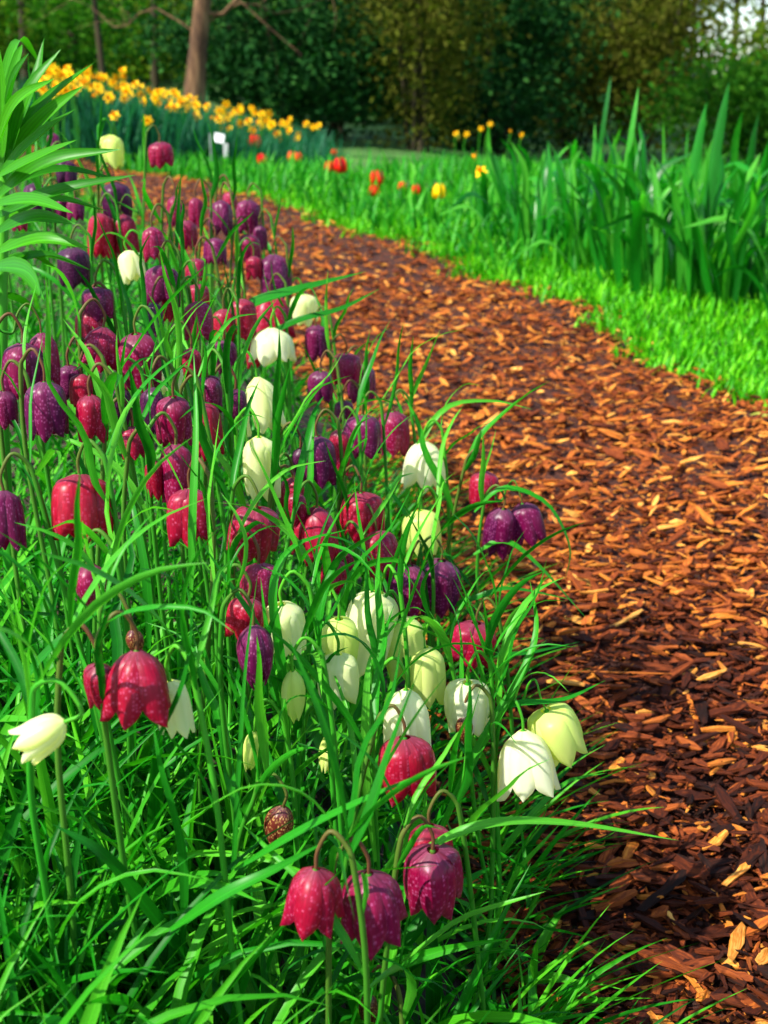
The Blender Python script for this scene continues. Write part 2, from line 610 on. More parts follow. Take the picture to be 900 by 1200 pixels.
# ------------------------------------------------------------------ ground sheet
xs = np.unique(np.concatenate([np.linspace(-70, -6, 40), np.linspace(-6, 6, 161), np.linspace(6, 70, 40)]))
ys = np.unique(np.concatenate([np.linspace(-8, 0, 12), np.linspace(0, 10, 150), np.linspace(10, 110, 90)]))
X, Y = np.meshgrid(xs, ys)
Zg = ground_z(X, Y)
V = np.stack([X, Y, Zg], -1).reshape(-1, 3)
nx = len(xs)
ii, jj = np.meshgrid(np.arange(len(ys) - 1), np.arange(nx - 1), indexing='ij')
k = (ii * nx + jj).ravel()
Q = np.stack([k, k + 1, k + nx + 1, k + nx], -1)
green = np.clip(sm(0.0, .15, X - right_edge(Y)) + sm(6.5, 7.5, Y), 0, 1).ravel()
obj('ground', mesh_np('ground', V, Q, attrs={'green': green}), M['ground'], kind='structure')

# mulch path: a sheet a few millimetres above the ground
ys = np.linspace(.15, 7.6, 180)
cols = 14
rows = []
for y in ys:
    l, r = float(left_edge(y)) - .03, float(right_edge(y)) + .02
    for c in range(cols):
        x = l + (r - l) * c / (cols - 1)
        rows.append((x, y, float(ground_z(x, y)) + .006))
Q = [(i * cols + c, i * cols + c + 1, (i + 1) * cols + c + 1, (i + 1) * cols + c) for i in range(len(ys) - 1) for c in range(cols - 1)]
path = obj('mulch_path', mesh_np('mulch_path', np.array(rows), np.array(Q)), M['mulch_base'], kind='structure')


# ------------------------------------------------------------------ bark mulch
def chip_shapes(L, W, T, rng, secs=4):
    """irregular flat splinters: N x secs x 4 verts in local space (x along)"""
    N = len(L)
    s = np.linspace(-.5, .5, secs)
    prof = np.where(np.abs(s) > .4, .45, 1.0)[None, :] * rng.uniform(.55, 1.15, (N, secs))
    thick = np.where(np.abs(s) > .4, .5, 1.0)[None, :] * rng.uniform(.6, 1.2, (N, secs))
    off = np.cumsum(rng.normal(0, .10, (N, secs)), 1)
    bend = rng.normal(0, .10, N)[:, None] * (s[None, :] ** 2) * 4
    x = (s[None, :] + rng.normal(0, .03, (N, secs))) * L[:, None]
    out = np.zeros((N, secs, 4, 3))
    for k, (sy, sz) in enumerate(((-1, -1), (1, -1), (1, 1), (-1, 1))):
        jy = rng.uniform(.8, 1.1, (N, secs))
        out[:, :, k, 0] = x + rng.normal(0, .05, (N, secs)) * L[:, None] * .5
        out[:, :, k, 1] = (sy * .5 * prof * jy + off * .6) * W[:, None]
        out[:, :, k, 2] = sz * .5 * thick * T[:, None] + bend * L[:, None] * .35
    return out


def chip_quads(secs=4):
    q = [(0, 3, 2, 1), ((secs - 1) * 4, (secs - 1) * 4 + 1, (secs - 1) * 4 + 2, (secs - 1) * 4 + 3)]
    for i in range(secs - 1):
        for k in range(4):
            k2 = (k + 1) % 4
            q.append((i * 4 + k, i * 4 + k2, (i + 1) * 4 + k2, (i + 1) * 4 + k))
    return np.array(q)


def chip_uv(secs=4):
    return np.array([(u, v) for v in np.linspace(0, 1, secs) for u in (0, .33, .66, 1)])


def euler_mats(yaw, pitch, roll):
    cy, sy, cp, sp, cr, sr = np.cos(yaw), np.sin(yaw), np.cos(pitch), np.sin(pitch), np.cos(roll), np.sin(roll)
    Rm = np.zeros((len(yaw), 3, 3))
    Rm[:, 0, 0] = cy * cp
    Rm[:, 0, 1] = cy * sp * sr - sy * cr
    Rm[:, 0, 2] = cy * sp * cr + sy * sr
    Rm[:, 1, 0] = sy * cp
    Rm[:, 1, 1] = sy * sp * sr + cy * cr
    Rm[:, 1, 2] = sy * sp * cr - cy * sr
    Rm[:, 2, 0] = -sp
    Rm[:, 2, 1] = cp * sr
    Rm[:, 2, 2] = cp * cr
    return Rm


def path_points(n, ymin, ymax, margin=.6, power=1.0):
    out = []
    while sum(len(o) for o in out) < n:
        y = ymin * (ymax / ymin) ** (RNG.random(n * 2) ** power)
        half = .33 * y + margin
        x = RNG.uniform(-1, 1, n * 2) * half
        keep = (x > left_edge(y) - .03 + RNG.normal(0, .012, n * 2)) & (x < right_edge(y) + RNG.normal(.0, .03, n * 2))
        out.append(np.stack([x, y], -1)[keep])
    return np.vstack(out)[:n]


def near_dark(x, y):
    """bark tone darkens towards the near end of the path, in patches"""
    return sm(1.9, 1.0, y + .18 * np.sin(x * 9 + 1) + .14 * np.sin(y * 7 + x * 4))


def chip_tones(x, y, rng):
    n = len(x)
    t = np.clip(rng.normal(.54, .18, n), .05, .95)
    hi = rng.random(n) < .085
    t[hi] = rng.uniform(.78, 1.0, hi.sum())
    return np.clip(t - .30 * near_dark(x, y) * np.where(hi, .3, 1), 0, 1)  # chips get darker towards the near end, the bright ones less so


N = 60000
P2 = path_points(N, .45, 7.2)
dist = P2[:, 1]
L = np.clip(RNG.lognormal(math.log(.015), .55, N), .005, .05)
W = L * np.where(RNG.random(N) < .3, RNG.uniform(.06, .16, N), RNG.uniform(.22, .7, N))
W = np.minimum(W, .013)
T = W * RNG.uniform(.18, .45, N)
loc = chip_shapes(L, W, T, RNG, 3)
Rm = euler_mats(RNG.normal(.15, .95, N), RNG.normal(0, .26, N), RNG.normal(0, .35, N))
z = ground_z(P2[:, 0], P2[:, 1]) + .006 + RNG.uniform(0, .013, N) + L * .12
V = np.einsum('nij,nskj->nski', Rm, loc) + np.concatenate([P2, z[:, None]], 1)[:, None, None, :]
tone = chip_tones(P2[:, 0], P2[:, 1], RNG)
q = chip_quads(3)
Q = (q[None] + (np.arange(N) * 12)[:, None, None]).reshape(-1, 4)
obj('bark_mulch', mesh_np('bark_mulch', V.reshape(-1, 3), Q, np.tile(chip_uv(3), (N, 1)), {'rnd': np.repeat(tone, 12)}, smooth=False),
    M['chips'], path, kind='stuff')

# the larger pieces lying on top, each its own object
LIB = []
for i in range(16):
    r = np.random.default_rng(100 + i)
    v = chip_shapes(np.array([1.0]), np.array([.30 + .025 * i]), np.array([.10 + .008 * (i % 5)]), r, 5)[0].reshape(-1, 3)
    LIB.append(mesh_np('bark_chip', v, chip_quads(5), chip_uv(5), smooth=False))
    LIB[-1].materials.append(M['chip'])
PB = path_points(298, .70, 4.3, margin=.05, power=1.15)
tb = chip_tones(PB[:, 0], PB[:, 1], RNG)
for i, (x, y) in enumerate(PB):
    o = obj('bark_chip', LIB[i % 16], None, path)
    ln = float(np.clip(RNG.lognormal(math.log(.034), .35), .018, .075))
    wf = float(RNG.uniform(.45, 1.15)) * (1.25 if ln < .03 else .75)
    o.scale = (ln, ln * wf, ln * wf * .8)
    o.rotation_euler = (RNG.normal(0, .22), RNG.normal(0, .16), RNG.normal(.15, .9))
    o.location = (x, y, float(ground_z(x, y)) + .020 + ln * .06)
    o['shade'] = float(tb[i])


def lone_piece(name, label, cat, p0, p1, w, shade, shape):
    """a stick or chip that can be told apart, between two photo pixels on the mulch"""
    a, b = hit(*p0, .024)[1], hit(*p1, .024)[1]
    c, d = (a + b) / 2, b - a
    ln = float(np.linalg.norm(d))
    o = obj(name, LIB[shape], None, None, None, label, cat)
    o.location = c
    o.scale = (ln, w / .5, w / .5)
    o.rotation_euler = (0, -math.atan2(d[2], math.hypot(d[0], d[1])), math.atan2(d[1], d[0]))
    o['shade'] = shade


lone_piece('stick', 'long thin tan stick lying across the bark mulch path', 'stick', (640, 786), (790, 789), .006, .70, 1)
lone_piece('wood_chip', 'pale straw coloured wood chip standing out on dark mulch', 'wood chip', (714, 736), (752, 715), .010, 1.0, 3)
lone_piece('wood_splinter', 'narrow forked tan splinter beside the pale wood chip', 'splinter', (693, 728), (698, 695), .010, .82, 2)
lone_piece('wood_splinter', 'long orange splinter lying in the dark mulch by the bed', 'splinter', (795, 1128), (825, 1168), .009, .84, 4)
lone_piece('wood_splinter', 'broad ochre splinter among red chips near dark mulch', 'splinter', (848, 1038), (878, 1008), .012, .88, 6)
lone_piece('wood_chip', 'small white wood fragment on the dark mulch', 'wood chip', (783, 1068), (792, 1085), .005, 1.15, 5)


# ------------------------------------------------------------------ verge: short bright grass along the path
def verge_points(n, y0, y1, w0, w1):
    y = RNG.uniform(y0, y1, n)
    x = right_edge(y) + RNG.uniform(w0, w1, n) ** 1.0
    return x, y


N = 26000
y = 2.0 + 3.4 * RNG.random(N) ** 1.25
x = right_edge(y) - .03 + RNG.random(N) ** 1.1 * 1.25 + RNG.normal(0, .03, N)
vis = np.abs(x) < .36 * y + .5
x, y = x[vis], y[vis]
N = len(x)
b = np.stack([x, y, ground_z(x, y)], -1)
hgt = RNG.uniform(.030, .062, N)
V, Q, uv, rnd = blades(b, RNG.uniform(0, 6.283, N), hgt, RNG.uniform(.005, .011, N), RNG.uniform(0, .55, N), RNG.uniform(.1, 1.3, N), K=3, kind='lance')
obj('grass', mesh_np('verge_grass', V, Q, uv, {'rnd': rnd}), M['verge'], kind='stuff', label='short bright green grass edging the bark mulch path', cat='grass')

# taller mixed leaves along the far bend
N = 5200
y = RNG.uniform(3.7, 8.0, N)
x = right_edge(y) + .04 + RNG.random(N) ** 1.3 * 1.9
vis = (np.abs(x) < .34 * y + .5) & (x < .9)
x, y = x[vis], y[vis]
N = len(x)
b = np.stack([x, y, ground_z(x, y)], -1)
V, Q, uv, rnd = blades(b, RNG.uniform(0, 6.283, N), RNG.uniform(.05, .17, N), RNG.uniform(.007, .018, N), RNG.uniform(0, .5, N), RNG.uniform(.0, 1.4, N), K=5, kind='lance')
obj('foliage', mesh_np('verge_foliage', V, Q, uv, {'rnd': rnd}), M['tulip_leaf'], kind='stuff', label='low green leaves of spring bulbs along the bend of the path', cat='foliage')

# rough meadow grass behind the clumps
N = 14000
y = RNG.uniform(4.0, 11.0, N)
x = RNG.uniform(.3, 5.0, N)
vis = (x < .36 * y + .8) & (x > right_edge(y) + .5)
x, y = x[vis], y[vis]
N = len(x)
b = np.stack([x, y, ground_z(x, y)], -1)
V, Q, uv, rnd = blades(b, RNG.uniform(0, 6.283, N), RNG.uniform(.06, .16, N), RNG.uniform(.006, .014, N), RNG.uniform(0, .6, N), RNG.uniform(.1, 1.2, N), K=3, kind='grass')
obj('grass', mesh_np('meadow_grass', V, Q, uv, {'rnd': rnd}), M['tulip_leaf'], kind='stuff', label='rough meadow grass between the strap leaf clumps and the shrubs', cat='grass')

# ------------------------------------------------------------------ woods behind
def leaf_cloud(C, size, rng):
    """one diamond leaf for every centre C"""
    N = len(C)
    a = rng.normal(size=(N, 3))
    a /= np.linalg.norm(a, axis=1)[:, None]
    bq = rng.normal(size=(N, 3))
    bq = np.cross(a, bq)
    bq /= np.linalg.norm(bq, axis=1)[:, None]
    s = (size * rng.uniform(.6, 1.4, N))[:, None]
    V = np.stack([C - a * s * .5, C + bq * s * .27, C + a * s * .5, C - bq * s * .27], 1).reshape(-1, 3)
    Q = np.arange(4 * N).reshape(-1, 4)
    uv = np.tile(np.array([(.5, 0), (1, .5), (.5, 1), (0, .5)]), (N, 1))
    rnd = np.repeat(rng.random(N), 4)
    return V, Q, uv, rnd


def clumpy(center, radii, n, rng, clumps=26, shell=.35):
    """leaf centres gathered in uneven clumps through an ellipsoid"""
    c = rng.normal(size=(clumps, 3))
    c /= np.linalg.norm(c, axis=1)[:, None]
    c *= rng.uniform(shell, 1.0, clumps)[:, None]
    k = rng.integers(0, clumps, n)
    g = rng.normal(0, 1, (n, 3)) * rng.uniform(.13, .30, clumps)[k][:, None]
    return np.asarray(center) + (c[k] + g) * np.asarray(radii)


def shrub(name, label, x, y, w, h, kind, n, leaf, seed, base=0.0, stems=6, group=None):
    rng = np.random.default_rng(seed)
    gz = float(ground_z(x, y))
    t = thing(name, label, 'shrub', (x, y, gz), group)
    C = clumpy((0, 0, h * .5), (w / 2, w / 2 * .8, h * .5), n, rng, 34)
    C[:, 2] = np.abs(C[:, 2] - .05) + .05
    V, Q, uv, rnd = leaf_cloud(C, leaf, rng)
    obj('foliage', mesh_np('foliage', V, Q, uv, {'rnd': rnd}), FOL[kind], t)
    for i in range(stems):
        a = rng.uniform(0, 6.283)
        tip = np.array([math.cos(a) * w * .35, math.sin(a) * w * .3, h * rng.uniform(.7, 1.0)])
        P = catmull([(rng.normal(0, .06), rng.normal(0, .06), -.05), tip * .45 + [0, 0, h * .1], tip], 8)
        v, q, u = tube(P, np.linspace(.025, .006, 8), 5)
        obj('branch', mesh_np('branch', v, q, u), M['bark_dark'], t)
    return t


def tree(label, x, y, r, h, seed, bark='bark_dark', crown='olive', lean=(0, 0), limbs=(), n=900, group='thin trunks in the wood behind'):
    rng = np.random.default_rng(seed)
    gz = float(ground_z(x, y))
    t = thing('tree', label, 'tree', (x, y, gz), group)
    P = catmull([(0, 0, -.1), (lean[0] * .3 + rng.normal(0, .04), 0, h * .3), (lean[0] * .7, lean[1] * .7, h * .65), (lean[0], lean[1], h)], 14)
    rr = r * np.linspace(1, .25, 14)
    rr[0] *= 1.35
    rr[1] *= 1.08
    v, q, u = tube(P, rr, 10)
    obj('trunk', mesh_np('trunk', v, q, u), M[bark], t)
    tips = []
    for (z0, dx, dy, dz, rl) in limbs:
        k = np.interp(z0, P[:, 2], np.arange(14))
        p0 = P[int(k)] + (P[min(int(k) + 1, 13)] - P[int(k)]) * (k - int(k))
        mid = p0 + np.array([dx * .5, dy * .5, dz * .25]) + rng.normal(0, .05, 3)
        end = p0 + np.array([dx, dy, dz])
        dv = np.array([dx, dy, dz])
        wob = [rng.normal(0, .07, 3) for _ in range(3)]
        pl = catmull([p0, p0 + dv * [.22, .22, .6] + wob[0], p0 + dv * [.5, .5, .35] + wob[1], p0 + dv * [.75, .75, .8] + wob[2], end], 10)
        parts = [tube(pl, np.linspace(rl, rl * .25, 10), 6)]
        for j in range(5):
            s = rng.integers(3, 10)
            e = pl[s] + np.array([dx * .3, dy * .2, 0]) * rng.uniform(.3, 1) + rng.normal(0, .25, 3)
            parts.append(tube(catmull([pl[s], (pl[s] + e) / 2 + rng.normal(0, .05, 3), e], 5), np.linspace(rl * .35, rl * .1, 5), 4))
        v, q, u = join(parts)
        obj('branch', mesh_np('branch', v, q, u), M[bark], t)
        tips.append(end)
    for i in range(5):
        a = rng.uniform(0, 6.283)
        p0 = P[rng.integers(7, 12)]
        e = p0 + np.array([math.cos(a) * h * .22, math.sin(a) * h * .22, h * .12])
        v, q, u = tube(catmull([p0, (p0 + e) / 2 + [0, 0, .1], e], 7), np.linspace(r * .35, r * .08, 7), 5)
        obj('branch', mesh_np('branch', v, q, u), M[bark], t)
    C = clumpy((lean[0], lean[1], h * .86), (h * .34, h * .34, h * .30), n, rng, 30)
    C = C[C[:, 2] > 1.9]
    V, Q, uv, rnd = leaf_cloud(C, .26, rng)
    obj('crown', mesh_np('crown', V, Q, uv, {'rnd': rnd}), FOL[crown], t)
    return t


def at(px, D, py=None):
    """ground x for a photo column at distance D"""
    return (px - 450) / FPX * D


# the leaning brown trunk beside the daffodils
D0 = 10.6
tree('brown leaning tree trunk with bare low branches behind the daffodil bank', at(237, D0) - .02, D0, .075, 6.0, 3, 'bark', 'olive', (.55, .2),
     limbs=((.74, 1.0, .1, .22, .020), (.84, -1.1, .3, .25, .014), (.62, 1.3, .6, .30, .009), (.56, -1.2, .5, .34, .008), (1.3, .8, -.3, .5, .03), (1.15, -1.2, -.2, .4, .022)), group=None)
WOOD = [(15, 14, .085, 7), (52, 17, .05, 8), (108, 19, .07, 7), (140, 15, .035, 6), (195, 21, .06, 8), (277, 16, .06, 7), (300, 23, .07, 8),
        (425, 20, .045, 8), (648, 24, .08, 9), (838, 25, .07, 9), (872, 20, .045, 8), (893, 28, .06, 9), (790, 30, .06, 9), (-60, 16, .1, 8)]
for i, (px, D, r, h) in enumerate(WOOD):
    lim = [(h * f, s * RNG.uniform(.8, 1.8), RNG.normal(0, .4), RNG.uniform(-.1, .6), r * .35) for f, s in ((.18, 1), (.26, -1), (.34, 1), (.42, -1))]
    tree('slim dark tree trunk standing in the green wood' if px < 600 else 'slim tree with thin twigs against the pale sky gap', at(px, D), D, r, h, 40 + i,
         'bark_dark', 'olive' if i % 3 else 'green', (RNG.normal(0, .3), RNG.normal(0, .3)), lim, 1100,
         'slim trees in the wood' if px < 600 else 'slim trees by the sky gap')

SH = [  # px, D, width, height, kind, leaves, leaf size, label
    (330, 13.0, 2.1, 1.35, 'dark', 9000, .075, 'dark evergreen shrub beside the leaning brown trunk'),
    (400, 14.5, 2.0, 1.7, 'dark', 8000, .08, 'tall dark evergreen shrub behind the end of the daffodil bank'),
    (490, 13.0, 1.5, 2.3, 'brown', 7000, .06, 'brownish budding shrub with fine upright twigs beside dark evergreens'),
    (575, 15.0, 2.0, 2.0, 'dark', 8000, .08, 'broad dark shrub behind the strap leaf clumps'),
    (665, 17.0, 2.2, 2.1, 'dark', 8000, .08, 'dark green shrub with olive twigs above it'),
    (745, 16.0, 2.4, 2.4, 'brown', 9000, .075, 'tall olive brown budding shrub behind the strap leaves'),
    (690, 22.0, 4.0, 3.2, 'olive', 9000, .11, 'large olive bush filling the back of the wood'),
    (865, 14.0, 2.0, 1.25, 'green', 8500, .07, 'fresh green bush under the pale sky gap'),
    (910, 18.0, 2.2, 2.0, 'olive', 5000, .09, 'thin olive bush half open to the sky'),
    (520, 21.0, 4.4, 3.4, 'olive', 9000, .11, 'wide olive green bush far behind the brown shrub'),
    (60, 19.0, 4.2, 1.5, 'green', 9000, .10, 'low green bush under the slim trunks'),
    (180, 24.0, 5.0, 2.0, 'olive', 9000, .12, 'low olive bush deep in the wood'),
    (390, 24.0, 4.5, 3.6, 'green', 9000, .12, 'high green bush deep behind the dark evergreens'),
    (-70, 15.0, 2.5, 2.0, 'olive', 5000, .09, 'olive bush beside the wood edge trunk'),
    (1010, 13.0, 2.2, 1.6, 'green', 5000, .08, 'green bush past the strap leaf clumps'),
]
for i, (px, D, w, h, kd, n, lf, lab) in enumerate(SH):
    shrub('shrub', lab, at(px, D), D, w, h, kd, n, lf, 200 + i)

# far wood that reads as one mass
parts = []
C = []
rng = np.random.default_rng(5)
for i in range(60):
    D = rng.uniform(27, 44)
    px = rng.uniform(-350, 760)
    x = at(px, D)
    h = rng.uniform(2.5, 6)
    C.append(clumpy((x, D, float(ground_z(x, D)) + h * .5), (2.2, 1.6, h * .55), 700, rng, 12))
V, Q, uv, rnd = leaf_cloud(np.vstack(C), .22, rng)
obj('woods', mesh_np('woods', V, Q, uv, {'rnd': rnd}), FOL['olive'], kind='stuff', label='far green wood behind the garden reading as one mass', cat='woods')
C = []
for i in range(26):
    D = rng.uniform(30, 48)
    px = rng.uniform(700, 1300)
    x = at(px, D)
    h = rng.uniform(3, 7)
    C.append(clumpy((x, D, float(ground_z(x, D)) + h * .5), (1.9, 1.6, h * .55), 260, rng, 14))
V, Q, uv, rnd = leaf_cloud(np.vstack(C), .17, rng)
obj('woods', mesh_np('woods', V, Q, uv, {'rnd': rnd}), FOL['olive'], kind='stuff', label='thin far trees letting pale sky through', cat='woods')

# ------------------------------------------------------------------ daffodil bank beyond the path
def daffodil_meshes():
    petals = []
    for k in range(6):
        a = k * math.pi / 3
        d = np.array([math.cos(a), math.sin(a), 0])
        v, q, u = ribbon([(0, 0, 0), d * .5 + [0, 0, .06], d * 1.0 + [0, 0, .02]], .62, .12, 'lance', 0, 5)
        petals.append((v, q, u))
    pv = join(petals)
    ring, Q = [], []
    prof = [(.18, .0), (.26, .25), (.30, .5), (.40, .62)]
    for r, z in prof:
        for k in range(10):
            a = 2 * math.pi * k / 10
            ring.append((r * math.cos(a), r * math.sin(a), z))
    for i in range(3):
        for k in range(10):
            Q.append((i * 10 + k, i * 10 + (k + 1) % 10, (i + 1) * 10 + (k + 1) % 10, (i + 1) * 10 + k))
    return mesh_np('daffodil_flower', *pv), mesh_np('daffodil_trumpet', np.array(ring), np.array(Q))


DF, DT = daffodil_meshes()
DF.materials.append(M['yellow'])
DT.materials.append(M['orange'])
DSTEM = []
for i in range(4):
    h = .36
    P = catmull([(0, 0, 0), (.01 * i - .015, .005, h * .5), (.012, -.01 * i, h * .93), (.02, -.03, h)], 8)
    me = mesh_np('daffodil_stem', *tube(P, .0035, 5))
    me.materials.append(M['stem_green'])
    DSTEM.append((me, P[-1]))


def daffodil(px, D, label, group, size=.030, hs=1.0):
    x = at(px, D)
    t = thing('daffodil', label, 'daffodil', (x, D, ground_z(x, D)), group)
    me, tip = DSTEM[random.randrange(4)]
    s = obj('stem', me, None, t)
    s.scale = (1, 1, hs)
    f = obj('flower', DF, None, t)
    f.location = (tip[0], tip[1], tip[2] * hs)
    f.rotation_euler = (rad(random.uniform(55, 95)), 0, rad(random.gauss(-18, 40)))
    f.scale = (size,) * 3
    c = obj('trumpet', DT, None, f)
    return t


DL = 'yellow daffodil with orange trumpet in the bank beyond the path'
daf = []
# the bank runs from near (left) to far (right); heads crowd along its top
for i in range(150):
    s = random.random()
    px = 62 + 285 * s + random.gauss(0, 8)
    yb = 6.2 + 2.1 * s + random.uniform(-.1, 1.0) * (1.0 - .3 * s)
    daf.append((px, yb))
for px, D in daf:
    daffodil(px, D, DL, 'daffodils in the far bank', random.uniform(.024, .032), random.uniform(.88, 1.12))
for px, D in ((145, 6.0), (182, 6.3), (330, 8.6)):
    daffodil(px, D, 'single low daffodil on the front slope of the far daffodil bank', 'low daffodils', .027, .72)
for px, D in ((360, 9.6), (374, 9.8), (368, 9.4)):
    daffodil(px, D, 'small daffodil past the end of the far bank before the dark shrub', 'daffodils past the bank', .030, .8)
for px, D in ((552, 4.5), (548, 5.0)):
    daffodil(px, D, 'yellow daffodil at the foot of the strap leaf clumps by the bend', 'daffodils by the bend', .026, .55)
for px in (528, 540, 556, 566, 590, 602):
    daffodil(px, random.uniform(10.5, 11.2), 'tiny yellow daffodil in the shade behind the strap leaf clumps', 'daffodils behind the strap leaves', .028, random.uniform(.7, 1.0))

N = 7500
s = RNG.random(N)
px = 40 + 335 * s + RNG.normal(0, 14, N)
D = 5.95 + 2.15 * s + RNG.uniform(-.15, 1.15, N)
x = (px - 450) / FPX * D
ok = x < right_edge(D) * 0 + left_edge(D) * 0 + 50
b = np.stack([x, D, ground_z(x, D)], -1)
keep = (x > right_edge(D) + .03) | (D > 7.0)
b = b[keep]
N = len(b)
V, Q, uv, rnd = blades(b, RNG.uniform(0, 6.283, N), RNG.uniform(.24, .40, N), RNG.uniform(.009, .016, N), RNG.uniform(0, .28, N), RNG.uniform(0, .6, N), K=4, kind='strap')
obj('foliage', mesh_np('daffodil_foliage', V, Q, uv, {'rnd': rnd}), M['far_leaf'], kind='stuff', label='blue green daffodil leaves covering the far bank', cat='foliage')

# ------------------------------------------------------------------ tulips along the bend
def tulip_mesh():
    parts = []
    for k in range(6):
        a = k * math.pi / 3 + .2
        d = np.array([math.cos(a), math.sin(a), 0])
        rr = 1.0 if k % 2 else .93
        parts.append(ribbon([(0, 0, 0), d * .42 * rr + [0, 0, .22], d * .46 * rr + [0, 0, .75], d * .34 * rr + [0, 0, 1.25]], .62, .25, 'strap', 0, 7, hint=d))
    return mesh_np('tulip_flower', *join(parts))


TM = {}
for c in ('red', 'orange_red', 'yellow'):
    TM[c] = tulip_mesh()
    TM[c].materials.append(M[c])
TSTEM = mesh_np('tulip_stem', *tube(catmull([(0, 0, 0), (.06, 0, .5), (0, 0, 1.0)], 7), np.full(7, .014), 5))
TSTEM.materials.append(M['stem_green'])
TLEAF = [mesh_np('tulip_leaf', *ribbon([(0, 0, 0), (.12 + .1 * i, 0, .45), (.3 + .15 * i, .05, .75 - .1 * i)], .17, .4, 'lance', .4, 8)) for i in range(2)]
M['tulip_leaf_single'] = leaf_mat('tulip_leaf_single', [(0, (.015, .140, .030)), (1, (.070, .320, .060))], 'obj', stripes=3)
for me in TLEAF:
    me.materials.append(M['tulip_leaf_single'])


def tulip(px, py, D, c, label, group=None, size=.034):
    x = at(px, D)
    head = ray(px, py, D)
    gz = float(ground_z(head[0], head[1]))
    h = max(.08, head[2] - gz)
    t = thing('tulip', label, 'tulip', (head[0], head[1], gz), group)
    s = obj('stem', TSTEM, None, t)
    s.scale = (h * .6, h * .6, h)
    f = obj('flower', TM[c], None, t)
    f.location = (0, 0, h - .004)
    f.scale = (size,) * 3
    f.rotation_euler = (random.uniform(-.15, .15), random.uniform(-.15, .15), random.random() * 6)
    for i in range(2):
        l = obj('leaf', TLEAF[i], None, t)
        l.scale = (h * .9, h * .9, h * .9)
        l.rotation_euler = (0, 0, i * 2.9 + random.uniform(-.5, .5))


tulip(399, 201, 5.2, 'red', 'red tulip, wide open, one of a pair by the path bend', None, .050)
tulip(386, 209, 5.3, 'orange_red', 'orange red tulip partly hidden next to the wide open red tulip', None, .034)
tulip(442, 217, 5.0, 'red', 'upright red tulip standing alone on the verge beyond the mulch', None, .046)
tulip(438, 236, 4.7, 'red', 'low red tulip just below the upright red tulip', None, .034)
tulip(471, 238, 4.9, 'orange_red', 'small orange tulip bud in the verge leaves', 'small tulip buds in the verge', .026)
tulip(488, 240, 4.8, 'red', 'small dark red tulip bud in the verge leaves', 'small tulip buds in the verge', .028)
tulip(514, 231, 4.6, 'yellow', 'pale yellow tulip among verge leaves before the strap leaf clumps', None, .042)
tulip(298, 172, 7.4, 'red', 'red tulip standing among the daffodils of the far bank', 'red tulips among the daffodils', .060)
tulip(307, 191, 7.1, 'red', 'red tulip standing among the daffodils of the far bank', 'red tulips among the daffodils', .045)
tulip(341, 188, 7.3, 'orange_red', 'orange tulip at the low end of the daffodil bank', 'orange tulips by the daffodils', .045)
tulip(349, 189, 7.3, 'orange_red', 'orange tulip at the low end of the daffodil bank', 'orange tulips by the daffodils', .045)
tulip(391, 181, 8.0, 'orange_red', 'tiny orange tulip past the daffodils before the dark shrub', None, .03)

# plant labels on stakes
for px, py, D, w, h, lab in ((246, 155, 6.6, .055, .045, 'slanted white plant label on a stake before the daffodil bank'),
                             (265, 168, 6.5, .026, .070, 'narrow grey plant label on a stake before the daffodil bank')):
    top = ray(px, py, D)
    gz = float(ground_z(top[0], top[1]))
    H = top[2] - gz
    t = thing('plant_label', lab, 'plant label', (top[0], top[1], gz))
    st = obj('stake', mesh_np('stake', *tube(np.array([(0, 0, -.02), (0, 0, H * .5), (0, 0, H - .005)]), .004, 6)), M['metal'], t)
    z0, z1, th = H - h, H, .004
    v = np.array([(sx * w / 2, sy * th / 2 - .007, z) for z in (z0, z1) for sx, sy in ((-1, -1), (1, -1), (1, 1), (-1, 1))])
    q = np.array([(0, 1, 5, 4), (1, 2, 6, 5), (2, 3, 7, 6), (3, 0, 4, 7), (4, 5, 6, 7), (0, 3, 2, 1)])
    pl = obj('plate', mesh_np('plate', v, q, smooth=False), M['tag'] if w > .04 else M['metal'], t)
    pl.rotation_euler = (0, rad(12 if w > .04 else 0), rad(-15))

